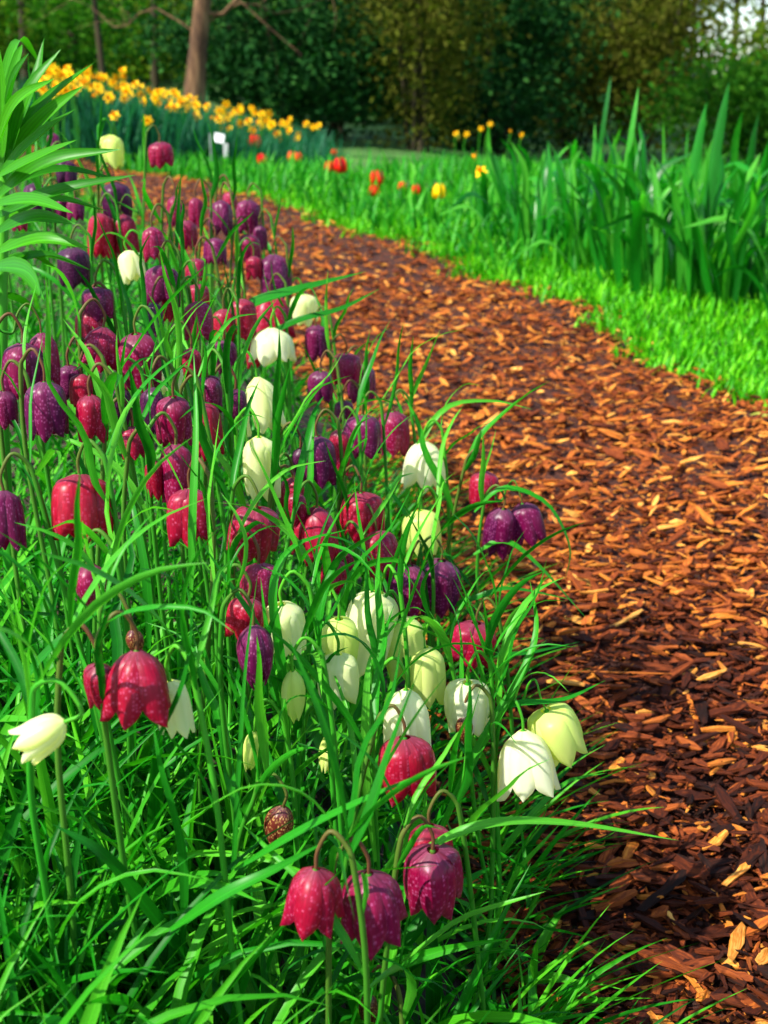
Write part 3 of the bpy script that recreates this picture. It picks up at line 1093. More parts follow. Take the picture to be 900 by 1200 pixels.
# ------------------------------------------------------------------ strap leaf clumps on the right
STRAP = []
for i in range(18):
    r = np.random.default_rng(300 + i)
    droop = [.05, .1, .16, .28, .5, .9][i % 6]
    P = [(0, 0, 0), (.02 + droop * .10, r.normal(0, .02), .36), (.04 + droop * .34, r.normal(0, .04), .72 - droop * .10), (.06 + droop * .72, r.normal(0, .06), 1.0 - droop * .50)]
    me = mesh_np('strap_leaf', *ribbon(P, r.uniform(.042, .068), r.uniform(.2, .5), 'strap', r.normal(0, .9), 12, hint=(1, .2, 0)))
    me.materials.append(M['strap'])
    STRAP.append(me)
CL = [  # px base, py base, height, leaves, label
    (575, 282, .34, 16, 'loose low clump of strap leaves with daffodils at its foot'),
    (628, 300, .42, 26, 'upright strap leaf clump standing at the bend end of the row'),
    (672, 314, .44, 26, 'strap leaf clump with two pale leaves folded over'),
    (716, 326, .50, 30, 'tall strap leaf clump with one spear leaf rising above all'),
    (757, 340, .47, 28, 'strap leaf clump with broad pale bent leaf, behind the bright verge'),
    (800, 350, .52, 30, 'tallest strap leaf clump with thin pointed tips'),
    (845, 362, .46, 24, 'strap leaf clump with wiry drooping side stems'),
    (888, 362, .44, 22, 'strap leaf clump in shade at the verge with arching narrow leaves'),
    (940, 372, .44, 16, 'strap leaf clump beyond the shaded one along the verge'),
    (1000, 384, .45, 18, 'strap leaf clump outside the row end, tall and dense'),
    (1060, 372, .42, 18, 'strap leaf clump closing the row, wide and low'),
    (690, 276, .44, 16, 'rear strap leaf clump behind the tall spear leaf'),
    (780, 285, .48, 18, 'rear strap leaf clump behind the tallest clump'),
    (860, 290, .50, 18, 'rear strap leaf clump with yellowish tips'),
    (625, 262, .40, 12, 'small rear strap leaf clump near the dark shrub'),
]
for px, py, h, n, lab in CL:
    tt, p = hit(px, py)
    t = thing('strap_leaf_plant', lab, 'plant', p, 'strap leaf clumps along the verge')
    for k in range(n):
        i = random.choice((0, 1, 2, 2, 3, 3, 4, 5)) + 6 * random.randrange(3)
        o = obj('leaf', STRAP[i], None, t)
        hh = h * random.uniform(.50, .97)
        o.scale = (hh, hh * random.uniform(.9, 1.25), hh)
        a, rr = random.uniform(0, 6.283), abs(random.gauss(0, .055))
        o.location = (math.cos(a) * rr * 1.5, math.sin(a) * rr, -.01)
        o.rotation_euler = (random.gauss(0, .10), random.gauss(.04, .10), a + random.gauss(0, .5))
    if 'spear' in lab:
        o = obj('leaf', STRAP[0], None, t)
        o.scale = (.54, .54, .54)
        o.location = (0, .02, 0)
    if 'thin pointed' in lab:
        for dx in (-.02, .03):
            o = obj('leaf', STRAP[6], None, t)
            o.scale = (.54 + dx, .30, .54 + dx)
            o.location = (dx, .02, 0)

# lone little strap leaf on the verge edge
tt, p = hit(790, 440)
t = thing('seedling', 'single small upright leaf sprouting at the mulch edge of the verge', 'seedling', p)
for k in range(3):
    o = obj('leaf', STRAP[k], None, t)
    o.scale = (.11 - .025 * k,) * 3
    o.rotation_euler = (0, .15 * k, 2.0 * k)
tt, p = hit(893, 497)
t = thing('seedling', 'small pale yellow curled leaf lying on the mulch edge', 'seedling', p)
M['pale_leaf'] = leaf_mat('pale_leaf', [(0, (.45, .45, .06)), (1, (.5, .5, .1))], 'obj')
for k in range(2):
    me = mesh_np('leaf', *ribbon([(0, 0, .01), (-.012, -.01, .022), (-.03 + .04 * k, -.012, .020)], .014, .3, 'lance', .3, 8))
    obj('leaf', me, M['pale_leaf'], t)

# ------------------------------------------------------------------ broad-leaved lily at the bank top
LD = 1.12
b0 = ray(-22, 330, LD)
lgz = float(ground_z(b0[0], b0[1]))
lily = thing('lily_plant', 'broad leaved lily with long glossy pointed leaves overhanging the bank', 'plant', (b0[0], b0[1], lgz))
off = np.array([b0[0], b0[1], lgz])
top = ray(6, 120, LD) - off
v, q, u = tube(catmull([(0, 0, -.01), (top[0] * .4, 0, top[2] * .5), top], 10), np.linspace(.007, .005, 10), 8)
obj('stem', mesh_np('stem', v, q, u), M['stem_green'], lily)
LL = [  # pixel points with distance offsets, width px
    ([(2, 190, 0), (2, 110, -.02), (-4, 38, -.04)], 20),
    ([(10, 185, 0), (34, 110, -.02), (72, 57, -.02)], 17),
    ([(14, 165, .01), (44, 90, .02), (52, 44, .03)], 14),
    ([(12, 172, 0), (56, 118, .03), (111, 73, .06)], 17),
    ([(8, 190, 0), (52, 138, -.01), (98, 100, -.02)], 17),
    ([(0, 205, 0), (44, 162, -.03), (88, 128, -.05)], 15),
    ([(-4, 232, 0), (58, 190, -.03), (142, 175, -.04)], 18),
    ([(-6, 210, 0), (42, 186, -.05), (90, 164, -.09)], 13),
    ([(-6, 256, 0), (66, 226, -.03), (160, 205, -.03)], 16),
    ([(-8, 275, 0), (42, 256, -.04), (90, 263, -.06)], 17),
    ([(-8, 298, 0), (48, 281, -.04), (106, 291, -.05)], 17),
    ([(-8, 312, 0), (30, 318, -.06), (52, 352, -.10)], 18),
    ([(0, 120, .02), (22, 48, .08), (48, 76, .13)], 12),
    ([(-10, 330, 0), (30, 300, .06), (70, 318, .10)], 16),
    ([(-12, 345, 0), (20, 352, .05), (52, 375, .08)], 15),
    ([(6, 150, 0), (16, 95, -.05), (34, 62, -.08)], 14),
    ([(-20, 200, 0), (-50, 130, -.03), (-100, 110, -.05)], 17),
    ([(-20, 240, 0), (-60, 200, .03), (-120, 210, .05)], 17),
    ([(4, 130, 0), (20, 70, .03), (26, 52, .04)], 10),
    ([(-8, 265, .02), (60, 235, .05), (128, 248, .08)], 16),
    ([(-4, 222, .02), (70, 200, .05), (150, 214, .08)], 14),
    ([(-8, 320, .02), (50, 300, .06), (110, 318, .09)], 15),
    ([(-8, 240, -.01), (40, 236, -.06), (86, 250, -.10)], 15),
    ([(-4, 175, -.01), (20, 120, -.05), (64, 92, -.07)], 15),
]
for pts, w in LL:
    P = [ray(a, c, LD + d) - off for a, c, d in pts]
    me = mesh_np('lily_leaf', *ribbon(P, w / FPX * LD * 1.3, .55, 'lance', random.gauss(0, .25), 12, hint=(-.15, -.75, .65)))
    obj('leaf', me, M['lily_leaf'], lily)

# ------------------------------------------------------------------ fritillaries
def petal_mesh(shape, inner):
    prof = {
        'bell': [(0, .12), (.04, .46), (.10, .78), (.22, .96), (.50, 1.02), (.78, 1.0), (1, .95)],
        'open': [(0, .10), (.06, .36), (.16, .66), (.34, .88), (.60, .98), (.82, 1.02), (1, 1.10)],
        'bud': [(0, .12), (.06, .46), (.17, .80), (.38, 1.0), (.62, .93), (.84, .68), (1, .34)],
    }[shape]
    vv = np.array([p[0] for p in prof])
    rr = np.array([p[1] for p in prof])
    aw_v = [0, .12, .35, .60, .74, .86, .95, 1.0]
    aw = [.85, 1.0, 1.0, .93, .78, .55, .27, .05]
    amax = rad(47 if inner else 50)
    nu, nv = 7, 13
    V, UV = [], []
    sv = np.linspace(0, 1, nv) ** 1.0
    sv = np.concatenate([np.linspace(0, .2, 5), np.linspace(.29, 1, nv - 5)])
    for v in sv:
        r = np.interp(v, vv, rr) * .5
        # soften the polyline
        r = .5 * r + .25 * (np.interp(max(0, v - .05), vv, rr) + np.interp(min(1, v + .05), vv, rr)) * .5
        if inner:
            r *= .90
        hw = amax * np.interp(v, aw_v, aw)
        for i in range(nu):
            u = -1 + 2 * i / (nu - 1)
            a = u * hw
            rad_ = r * (1 - (.20 if not inner else .15) * abs(u) ** 2.4 * min(1, v * 5) + .05 * math.exp(-(u * 3.0) ** 2) * min(1, v * 6))
            V.append((rad_ * math.cos(a), rad_ * math.sin(a), -v))
            UV.append((.5 + .5 * u * hw / amax, v))
    Q = [(j * nu + i, (j + 1) * nu + i, (j + 1) * nu + i + 1, j * nu + i + 1) for j in range(nv - 1) for i in range(nu - 1)]
    return mesh_np('petal', np.array(V), np.array(Q), np.array(UV))


PETALS = {}
for s in ('bell', 'open', 'bud'):
    for pale in (0, 1):
        for inner in (0, 1):
            me = petal_mesh(s, inner)
            me.materials.append(M['petal_pale' if pale else 'petal'])
            PETALS[s, pale, inner] = me
# pistil and stamens inside the bell, with the little cap where the stalk joins
_parts = [tube(np.array([(0, 0, .015), (0, 0, -.015), (0, 0, -.10)]), [.02, .055, .04], 8), tube(np.array([(0, 0, -.08), (0, 0, -.4), (0, 0, -.62)]), [.06, .05, .03], 6)]
for k in range(5):
    a = k * 1.2566
    _parts.append(tube(np.array([(0, 0, -.08), (.14 * math.cos(a), .14 * math.sin(a), -.42), (.17 * math.cos(a), .17 * math.sin(a), -.58)]), [.015, .02, .035], 5))
CORE = mesh_np('flower_core', *join(_parts))
CORE2 = CORE.copy()
for me, mt in ((CORE, 'stem_red'), (CORE2, 'stem_green')):
    me.materials.append(M['anther'])
    me.materials.append(M[mt])
    for pl in me.polygons[:16]:
        pl.material_index = 1

FLEAF = []
for i in range(28):
    r = np.random.default_rng(500 + i)
    bend = r.uniform(.1, 1.5)
    th = r.uniform(.15, .6)
    P = [np.zeros(3)]
    for k in range(4):
        a = th + bend * (k / 3) ** 1.2
        P.append(P[-1] + np.array([math.sin(a), r.normal(0, .10), math.cos(a)]) * .25)
    me = mesh_np('leaf', *ribbon(P, r.uniform(.034, .060), r.uniform(.25, .6), 'lance', r.normal(0, 1.1), 10, hint=(-.4, .1, .9)))
    me.materials.append(M['leaf'])
    FLEAF.append(me)

COLORS = {  # tint, strength of the chequers, pale?
    'crimson': (.10, .9, 0), 'red': (.0, .75, 0), 'plum': (.62, .85, 0), 'dark': (.92, .5, 0), 'magenta': (.38, 1.0, 0), 'pink': (.25, 1.3, 0),
    'lilac': (.55, 1.2, 0), 'white': (.0, 0, 1), 'cream': (.20, 0, 1), 'lime': (.70, 0, 1), 'brown': (.2, 1.4, 0),
}
HEADS = {}


def add_flower(plant, off, top, w, h, shape, color, tilt, lean, seed):
    """a nodding bell: core mesh with six petals"""
    rr = random.Random(seed)
    tint, chk, pale = COLORS[color]
    f = obj('flower', CORE2 if pale else CORE, None, plant)
    f.location = Vector(top - off)
    f.rotation_mode = 'XYZ'
    Rt = Matrix.Rotation(-rad(tilt), 4, 'Y') @ Matrix.Rotation(rad(lean), 4, 'X') @ Matrix.Rotation(rr.uniform(0, 6.28), 4, 'Z')
    f.rotation_euler = Rt.to_euler('XYZ')
    f.scale = (w, w, h)
    for k in range(6):
        p = obj('petal', PETALS[shape, pale, k % 2], None, f)
        p.rotation_euler = (rr.gauss(0, .02), rr.gauss(0 if shape != 'open' else -.02, .035), k * math.pi / 3 + rr.gauss(0, .06))
        p.scale = (1, rr.uniform(.95, 1.05), rr.uniform(.93, 1.05))
        p['tint'] = min(1, max(0, tint + rr.gauss(0, .05)))
        p['checks'] = chk
        p['tan'] = .9 if color == 'brown' else 0.0
    return f


def stalk(top, tilt, base, side, r0=.0021):
    a = rad(tilt)
    up = np.array([-math.sin(a), 0, math.cos(a)])
    s = np.array([math.cos(side), math.sin(side), 0])
    L = top[2] - base[2]
    k = .017
    pts = [base, base + (top + s * k * 1.5 - base) * .35 + np.array([.006 * math.sin(side * 3), .004, 0]), base + (top + s * k * 1.5 - base) * .78,
           top + s * k * 1.25 + [0, 0, .002], top + s * k * .98 + [0, 0, .017], top + s * k * .45 + up * .006 + [0, 0, .018], top + up * .011, top]
    P = catmull(pts, 30)
    rads = np.interp(np.linspace(0, 1, 30), [0, .45, .7, 1], [r0, r0 * .85, r0 * .62, r0 * .52])
    return P, rads


def fritillary(label, group, flowers, L, seed, leaves=5):
    """flowers: list of (cx, ytop, w, h, shape, color, tilt)"""
    rr = random.Random(seed)
    cx, yt, w, h, shape, color, tilt = flowers[0]
    t, P0 = hit(cx, yt, L)
    # the stem foot stands on the bed under the nodding head
    side = rr.choice((0, math.pi)) + rr.uniform(-.7, .7)
    sv = np.array([math.cos(side), math.sin(side), 0]) * .028
    lean = np.array([rr.gauss(0, .02), rr.gauss(.015, .02), 0])
    bx = P0 + sv + lean
    off = np.array([bx[0], bx[1], float(ground_z(bx[0], bx[1]))])
    plant = thing('fritillary', label, 'fritillary', off, group)
    pale = COLORS[color][2]
    smat = M['stem_green'] if pale else M['stem_red']
    for i, (cx, yt, w, h, shape, color, tilt) in enumerate(flowers):
        top = ray(cx, yt, t + (i * .012 if i else 0))
        W, H = w / FPX * t, h / FPX * t
        if i == 0:
            P, rads = stalk(top, tilt, off, side)
            main = P
            me = mesh_np('stem', *tube(P - off, rads, 7))
        else:
            P, rads = stalk(top, tilt, main[15], side, .0014)
            me = mesh_np('stem', *tube(P - off, rads, 6))
        obj('stem', me, smat, plant)
        add_flower(plant, off, top, W * 1.08, H * 1.04, shape, color, tilt, rr.gauss(0, 6), seed * 7 + i)
    for k in range(leaves):
        o = obj('leaf', FLEAF[rr.randrange(28)], None, plant)
        f = (.15, .35, .5, .62, .74, .82, .3)[k % 7] * rr.uniform(.85, 1.1)
        p = main[min(29, int(f * 24))] - off
        o.location = Vector(p)
        ln = rr.uniform(.085, .155) * (1.1 - .35 * f)
        o.scale = (ln, ln * rr.uniform(.8, 1.3), ln)
        o.rotation_euler = (rr.gauss(0, .15), rr.gauss(0, .2), k * 2.4 + rr.uniform(-.5, .5))
    HEADS[(flowers[0][0], flowers[0][1])] = (plant, off, t)
    return plant


LIL = 'dark plum fritillary hanging in the shade of the broad lily leaves'
FAR = 'small plum fritillary in the far knot where the path bends'
CRO = 'crimson checkered fritillary in the dense crowd below the lily'
PLU = 'plum checkered fritillary in the dense crowd below the lily'
MID = 'crimson fritillary in the cluster behind the cream flowers'
MIP = 'plum fritillary in the cluster beside the path edge'
PAL = 'cream fritillary bell in the pale cluster in the bed centre'
GRP = {LIL: 'dark fritillaries under the lily', FAR: 'small fritillaries at the path bend', CRO: 'crimson fritillary crowd', PLU: 'plum fritillary crowd',
       MID: 'crimson fritillaries behind the cream ones', MIP: 'plum fritillaries by the path', PAL: 'cream fritillary cluster'}
FL = [
    # front
    ('crimson fritillary with split petals next to a wider crimson bell', [(370, 1018, 62, 75, 'open', 'crimson', -6)], .27),
    ('wide crimson fritillary bell with flared petals at the bed foot', [(432, 1024, 72, 84, 'open', 'magenta', 3)], .27),
    ('large magenta checkered bell under a brown hooked stalk', [(507, 996, 64, 86, 'bell', 'magenta', 2)], .28),
    ('crimson bell half hidden behind the large magenta checkered bell', [(503, 967, 50, 62, 'bell', 'crimson', 0)], .26),
    ('deep red fritillary bell crossed by a thin pale leaf', [(474, 864, 62, 70, 'bell', 'red', 2)], .28),
    ('small speckled brick red bud among low leaves', [(332, 945, 33, 52, 'bud', 'brown', -12)], .17),
    ('tiny dark red bud low among the stems at the bed foot', [(432, 1166, 22, 44, 'bud', 'brown', 0)], .13),
    ('two pale bells on one stem, one white and one lime, leaning over the path', [(613, 856, 64, 76, 'open', 'white', 6), (640, 832, 56, 66, 'bell', 'lime', 24)], .27),
    ('white bell with a brown speckled bud hanging in front of it', [(548, 800, 54, 66, 'bell', 'white', 0)], .29),
    ('brown speckled closed bud hanging before a white bell', [(545, 838, 21, 38, 'bud', 'brown', 0)], .27),
    # left front
    ('large crimson fritillary bell with pale spots, tallest above the low green leaves', [(160, 762, 72, 80, 'open', 'crimson', -3)], .30),
    ('crimson bell tucked beside the large spotted crimson bell', [(114, 780, 36, 52, 'bell', 'crimson', 0)], .28),
    ('white fritillary tipped sideways with spreading petals', [(76, 846, 44, 62, 'open', 'cream', -58)], .27),
    ('cream bell behind the large spotted crimson bell', [(199, 798, 38, 64, 'bell', 'cream', 8)], .28),
    ('big red fritillary bell hanging from a brown stem over the grass', [(93, 556, 66, 74, 'bell', 'red', 0)], .30),
    ('closed plum red bud hanging below the big red bell', [(103, 661, 38, 55, 'bud', 'magenta', 4)], .26),
    ('long dark plum bell standing apart beside the big red bell', [(4, 575, 36, 70, 'bell', 'plum', 4)], .29),
    ('crimson bell crossed by an upright grass leaf', [(222, 572, 50, 66, 'bell', 'crimson', 0)], .30),
    ('checkered magenta bell just above the bell crossed by a leaf', [(206, 520, 37, 66, 'bell', 'magenta', 0)], .31),
    ('narrow crimson bell peeping from behind a checkered magenta bell', [(180, 540, 22, 44, 'bell', 'crimson', 0)], .29),
    ('plum bell with closed mouth beside the reddish stem and cream flowers', [(297, 732, 43, 74, 'bud', 'plum', 2)], .29),
    ('small pinkish bud above the large spotted crimson bell', [(155, 738, 20, 30, 'bud', 'brown', 6)], .26),
    # centre pale cluster
    (PAL, [(330, 708, 48, 68, 'bell', 'cream', 3)], .29),
    (PAL, [(397, 725, 46, 56, 'bell', 'lime', 0)], .28),
    (PAL, [(396, 766, 48, 60, 'bell', 'cream', 0)], .27),
    (PAL, [(444, 694, 60, 98, 'bell', 'cream', -14)], .30),
    (PAL, [(470, 724, 50, 74, 'bell', 'lime', 4)], .29),
    (PAL, [(497, 758, 46, 70, 'bell', 'lime', 2)], .28),
    ('broad white bell standing in front of the cream cluster', [(476, 808, 54, 66, 'open', 'white', 0)], .29),
    ('long lime green closed bud beside the cream cluster', [(343, 786, 29, 70, 'bud', 'lime', 0)], .27),
    ('small green bud low on a bent stalk by the reddish stem', [(298, 857, 21, 48, 'bud', 'lime', -8)], .20),
    ('small green bud hidden among stems under the cream cluster', [(388, 860, 20, 44, 'bud', 'lime', -10)], .20),
    ('greenish white bell at the path side below a pure white bell', [(492, 598, 42, 48, 'bell', 'lime', 6)], .27),
    ('pure white bell overhanging the mulch at the path side', [(497, 517, 48, 54, 'open', 'white', 0)], .31),
    ('yellowish closed cream bell below an open cream bell', [(303, 512, 41, 72, 'bell', 'cream', 0)], .31),
    ('open cream bell with flared petal tips above a closed one', [(301, 442, 42, 64, 'open', 'cream', 8)], .32),
    ('white bell low behind the red bell in the crowd', [(318, 384, 52, 38, 'open', 'white', 0)], .30),
    ('pale cream bud leaning below the twin crimson bells', [(149, 294, 28, 34, 'bell', 'cream', 14)], .31),
    ('cream bell half hidden by leaves behind the red bell', [(355, 345, 30, 34, 'bell', 'cream', 0)], .31),
    ('pale cream bell deep in the crimson crowd', [(200, 427, 30, 34, 'bell', 'cream', 0)], .28),
    ('lime cream bell beside the lily leaf tips', [(130, 158, 29, 36, 'bell', 'lime', -4)], .37),
    # path side
    ('small crimson bell with bent stalk overhanging the path', [(567, 552, 34, 40, 'bell', 'crimson', 0)], .31),
    ('pair of dark checkered bells hooked over the mulch', [(590, 596, 36, 60, 'bell', 'plum', -5), (612, 590, 38, 50, 'bell', 'plum', 16)], .29),
    ('squat crimson bell at the path edge beside a white bell', [(558, 730, 50, 50, 'bell', 'crimson', -6)], .25),
    (MIP, [(480, 662, 46, 60, 'bell', 'plum', -10)], .27),
    (MIP, [(517, 657, 48, 62, 'bell', 'plum', -4)], .27),
    (MIP, [(425, 486, 42, 48, 'bell', 'plum', 0)], .32),
    (MIP, [(460, 482, 36, 50, 'bell', 'magenta', 3)], .32),
    (MIP, [(406, 414, 32, 36, 'bell', 'magenta', 0)], .32),
    (MIP, [(424, 427, 34, 42, 'bell', 'plum', 0)], .31),
    (MIP, [(376, 435, 28, 36, 'bell', 'plum', 0)], .31),
    (MIP, [(370, 381, 26, 40, 'bell', 'plum', 0)], .32),
    (MIP, [(371, 511, 40, 56, 'bell', 'plum', 2)], .32),
    (MIP, [(398, 503, 24, 52, 'bell', 'crimson', 0)], .30),
    (MIP, [(402, 470, 22, 24, 'bell', 'plum', 0)], .29),
    (MIP, [(352, 525, 22, 44, 'bell', 'dark', 0)], .29),
    # cluster behind the cream flowers
    (MID, [(423, 577, 46, 54, 'bell', 'red', 0)], .30),
    (MID, [(441, 622, 40, 56, 'bell', 'crimson', 8)], .28),
    (MID, [(371, 594, 52, 64, 'open', 'red', 0)], .29),
    (MID, [(300, 595, 54, 60, 'bell', 'crimson', -8)], .30),
    (MID, [(347, 578, 24, 38, 'bell', 'crimson', 0)], .29),
    (MID, [(402, 640, 26, 30, 'bell', 'pink', 0)], .26),
    (MID, [(390, 655, 30, 40, 'bell', 'crimson', 0)], .25),
    (MID, [(303, 660, 44, 48, 'bell', 'magenta', 0)], .29),
    (MID, [(291, 700, 42, 52, 'bell', 'red', -8)], .28),
    # crowd below the lily
    ('twin crimson bells side by side on one hooked stem', [(118, 250, 30, 50, 'bell', 'crimson', -3), (142, 251, 30, 50, 'bell', 'crimson', 3)], .34),
    ('bright red bell above the white one in the crowd', [(317, 343, 46, 52, 'open', 'red', 0)], .32),
    ('plum bell right above the bright red bell', [(320, 298, 37, 50, 'bell', 'plum', 3)], .35),
    ('large crimson bell with hooked green stalk in the crowd middle', [(159, 391, 48, 66, 'bell', 'magenta', 2)], .33),
    ('rose checkered bell tilted beside the large crimson bell', [(121, 383, 44, 50, 'open', 'pink', -10)], .33),
    ('very large plum bell with a partner behind, at the bank edge', [(26, 402, 48, 64, 'bell', 'plum', -3), (48, 390, 34, 60, 'bell', 'magenta', 4)], .33),
    ('round plum bell below the very large plum pair', [(52, 447, 46, 66, 'bell', 'plum', 0)], .32),
    (CRO, [(105, 463, 36, 54, 'bell', 'crimson', 0)], .31),
    (CRO, [(203, 465, 40, 60, 'bell', 'magenta', -3)], .32),
    (CRO, [(240, 472, 30, 64, 'bell', 'crimson', 3)], .30),
    (CRO, [(224, 408, 22, 34, 'bell', 'crimson', 0)], .32),
    (CRO, [(233, 353, 32, 46, 'bell', 'magenta', 0)], .34),
    (CRO, [(105, 362, 32, 44, 'bell', 'crimson', 0)], .32),
    (CRO, [(198, 350, 20, 26, 'bell', 'red', 0)], .32),
    (CRO, [(232, 333, 26, 28, 'bell', 'crimson', 0)], .33),
    (CRO, [(284, 350, 34, 44, 'bell', 'crimson', 0)], .31),
    (CRO, [(262, 362, 26, 40, 'bell', 'red', 0)], .30),
    (CRO, [(300, 395, 26, 34, 'bell', 'crimson', 0)], .27),
    (CRO, [(155, 500, 30, 36, 'bell', 'crimson', 0)], .29),
    (CRO, [(95, 438, 26, 36, 'bell', 'crimson', 0)], .30),
    (CRO, [(343, 560, 26, 36, 'bell', 'crimson', 0)], .27),
    (PLU, [(178, 454, 28, 58, 'bell', 'dark', 0)], .31),
    (PLU, [(243, 441, 32, 42, 'bell', 'plum', 0)], .32),
    (PLU, [(276, 456, 22, 34, 'bell', 'plum', 0)], .31),
    (PLU, [(180, 355, 20, 40, 'bell', 'dark', 0)], .33),
    (PLU, [(113, 336, 36, 36, 'bell', 'plum', 0)], .34),
    (PLU, [(4, 458, 30, 42, 'bell', 'plum', 0)], .30),
    (PLU, [(188, 311, 38, 46, 'bell', 'plum', 0)], .35),
    (PLU, [(178, 266, 25, 38, 'bell', 'magenta', 0)], .36),
    (PLU, [(80, 428, 30, 40, 'bell', 'plum', 0)], .30),
    (PLU, [(140, 455, 26, 40, 'bell', 'dark', 0)], .29),
    (PLU, [(262, 398, 26, 36, 'bell', 'plum', 0)], .29),
    (LIL, [(134, 214, 34, 40, 'bell', 'dark', 0)], .36),
    (LIL, [(84, 290, 38, 44, 'bell', 'dark', 0)], .34),
    (LIL, [(42, 215, 30, 42, 'bell', 'dark', 0)], .36),
    (LIL, [(77, 188, 24, 28, 'bell', 'dark', 0)], .38),
    (LIL, [(88, 232, 20, 26, 'bell', 'plum', 0)], .35),
    (LIL, [(71, 231, 16, 24, 'bell', 'plum', 0)], .35),
    (LIL, [(62, 156, 14, 24, 'bell', 'plum', 0)], .40),
    (LIL, [(22, 240, 18, 30, 'bell', 'magenta', 0)], .36),
    ('single rosy bell standing high against the mulch before the daffodil bank', [(187, 166, 28, 28, 'bell', 'pink', 0)], .37),
    (FAR, [(205, 230, 19, 36, 'bell', 'magenta', 0)], .36),
    (FAR, [(229, 232, 16, 32, 'bell', 'magenta', 0)], .36),
    (FAR, [(218, 258, 22, 34, 'bell', 'pink', 0)], .34),
    (FAR, [(259, 235, 26, 40, 'bell', 'plum', 0)], .37),
    (FAR, [(290, 234, 27, 39, 'bell', 'lilac', 0)], .37),
    (FAR, [(269, 225, 16, 18, 'bell', 'pink', 0)], .37),
    (FAR, [(252, 279, 25, 30, 'bell', 'plum', 0)], .34),
    (FAR, [(291, 275, 24, 32, 'bell', 'magenta', 0)], .35),
    (FAR, [(304, 264, 16, 28, 'bell', 'plum', 0)], .35),
    (FAR, [(230, 303, 22, 26, 'bell', 'pink', 0)], .33),
    (FAR, [(297, 300, 18, 26, 'bell', 'crimson', 0)], .33),
]

LAB = {
    (330, 708): 'cream bell behind the plum bell with closed mouth',
    (397, 725): 'small yellow green bell peeping out above a paler cream bell',
    (396, 766): 'pale cream bell hanging directly below a small yellow green bell',
    (444, 694): 'longest cream bell of the pale cluster, leaning under an arched leaf',
    (470, 724): 'yellow green bell pressed against the longest leaning cream bell',
    (497, 758): 'lime yellow bell just above the broad white bell',
    (480, 662): 'plum bell leaning towards a darker neighbour at the mulch edge',
    (517, 657): 'dark plum bell at the mulch edge beside a leaning plum bell',
    (425, 486): 'plum checkered bell paired with a rosier one near the pure white bell',
    (460, 482): 'rosy plum bell close to the pure white bell overhanging the mulch',
    (406, 414): 'small rosy plum bell tucked behind a rounder plum bell by the path',
    (424, 427): 'rounder plum bell in front of a small rosy one by the path',
    (376, 435): 'small plum bell between the open cream bell and the path',
    (370, 381): 'small plum bell next to the low white bell',
    (371, 511): 'large glossy plum bell between yellowish cream bell and path side pair',
    (398, 503): 'narrow crimson bell squeezed beside the large glossy plum bell',
    (402, 470): 'tiny plum bell low between the pairs of path side bells',
    (352, 525): 'very dark narrow bell behind the large glossy plum bell',
    (423, 577): 'red bell above a crimson checkered one near the greenish white bell',
    (441, 622): 'crimson checkered bell under a red bell near the greenish white one',
    (371, 594): 'wide red bell with glowing petals in the bed centre',
    (300, 595): 'wide leaning crimson bell below the yellowish closed cream bell',
    (347, 578): 'narrow crimson bell behind the wide glowing red bell',
    (402, 640): 'tiny pink bell between red bells above the cream cluster',
    (390, 655): 'small crimson bell under the tiny pink bell',
    (303, 660): 'magenta bell stacked above a red bell and a closed plum bell',
    (291, 700): 'red bell squeezed between a magenta bell and a closed plum bell',
    (105, 463): 'crimson checkered bell beside the round plum bell',
    (203, 465): 'magenta bell on a pale hooked stalk above two crimson bells',
    (240, 472): 'long crimson bell overlapped by the magenta bell with pale hooked stalk',
    (224, 408): 'small crimson bell above the plum bell beside the open cream bell',
    (233, 353): 'magenta bell with dense pale checks below the pink far bell',
    (105, 362): 'crimson bell under a plum one, above the tilted rose bell',
    (198, 350): 'tiny bright red bell under the plum bell of the upper crowd',
    (155, 500): 'crimson bell low under the large crimson hooked bell',
    (343, 560): 'small crimson bell deep below the large glossy plum bell',
    (178, 454): 'very dark bell beneath the large crimson hooked bell',
    (243, 441): 'plum bell with a pale leaf tip across it beside the open cream bell',
    (180, 355): 'narrow very dark bell behind the large crimson hooked bell',
    (113, 336): 'broad plum bell below the twin crimson bells',
    (188, 311): 'round plum bell with a leaf across it beside the pale cream bud',
    (178, 266): 'rosy plum bell beside the twin crimson bells',
    (4, 458): 'plum bell next to the round plum bell at the bank edge',
    (134, 214): 'dark plum bell hanging behind the twin crimson bells',
    (84, 290): 'broad dark plum bell under the lowest lily leaves',
    (42, 215): 'dark plum bell between two lily leaves',
    (62, 156): 'tiny plum bell behind the upper lily leaf tips',
    (218, 258): 'faded pink narrow bell in the far knot where the path bends',
    (290, 234): 'lilac striped bell in the far knot where the path bends',
    (230, 303): 'pale pink bell sunlit above the magenta checkered bell',
    (269, 225): 'tiny pink bell between a plum and a lilac striped bell',
}
for i, (lab, fl, L) in enumerate(FL):
    fritillary(LAB.get(fl[0][:2], lab), GRP.get(lab), fl, L, 900 + i, leaves=6 if fl[0][1] > 700 else (4 if fl[0][1] > 450 else 3))


# leaves that can be told apart, each part of the plant it grows from
def own_leaf(key, pts, wpx, twist=0.0, kind='lance', hint=(0, -.5, .85)):
    plant, off, t = HEADS[key]
    P = [ray(a, c, t + d) - off for a, c, d in pts]
    me = mesh_np('leaf', *ribbon(P, wpx / FPX * t, .28, kind, twist, 16, hint=hint))
    obj('leaf', me, M['leaf'], plant)


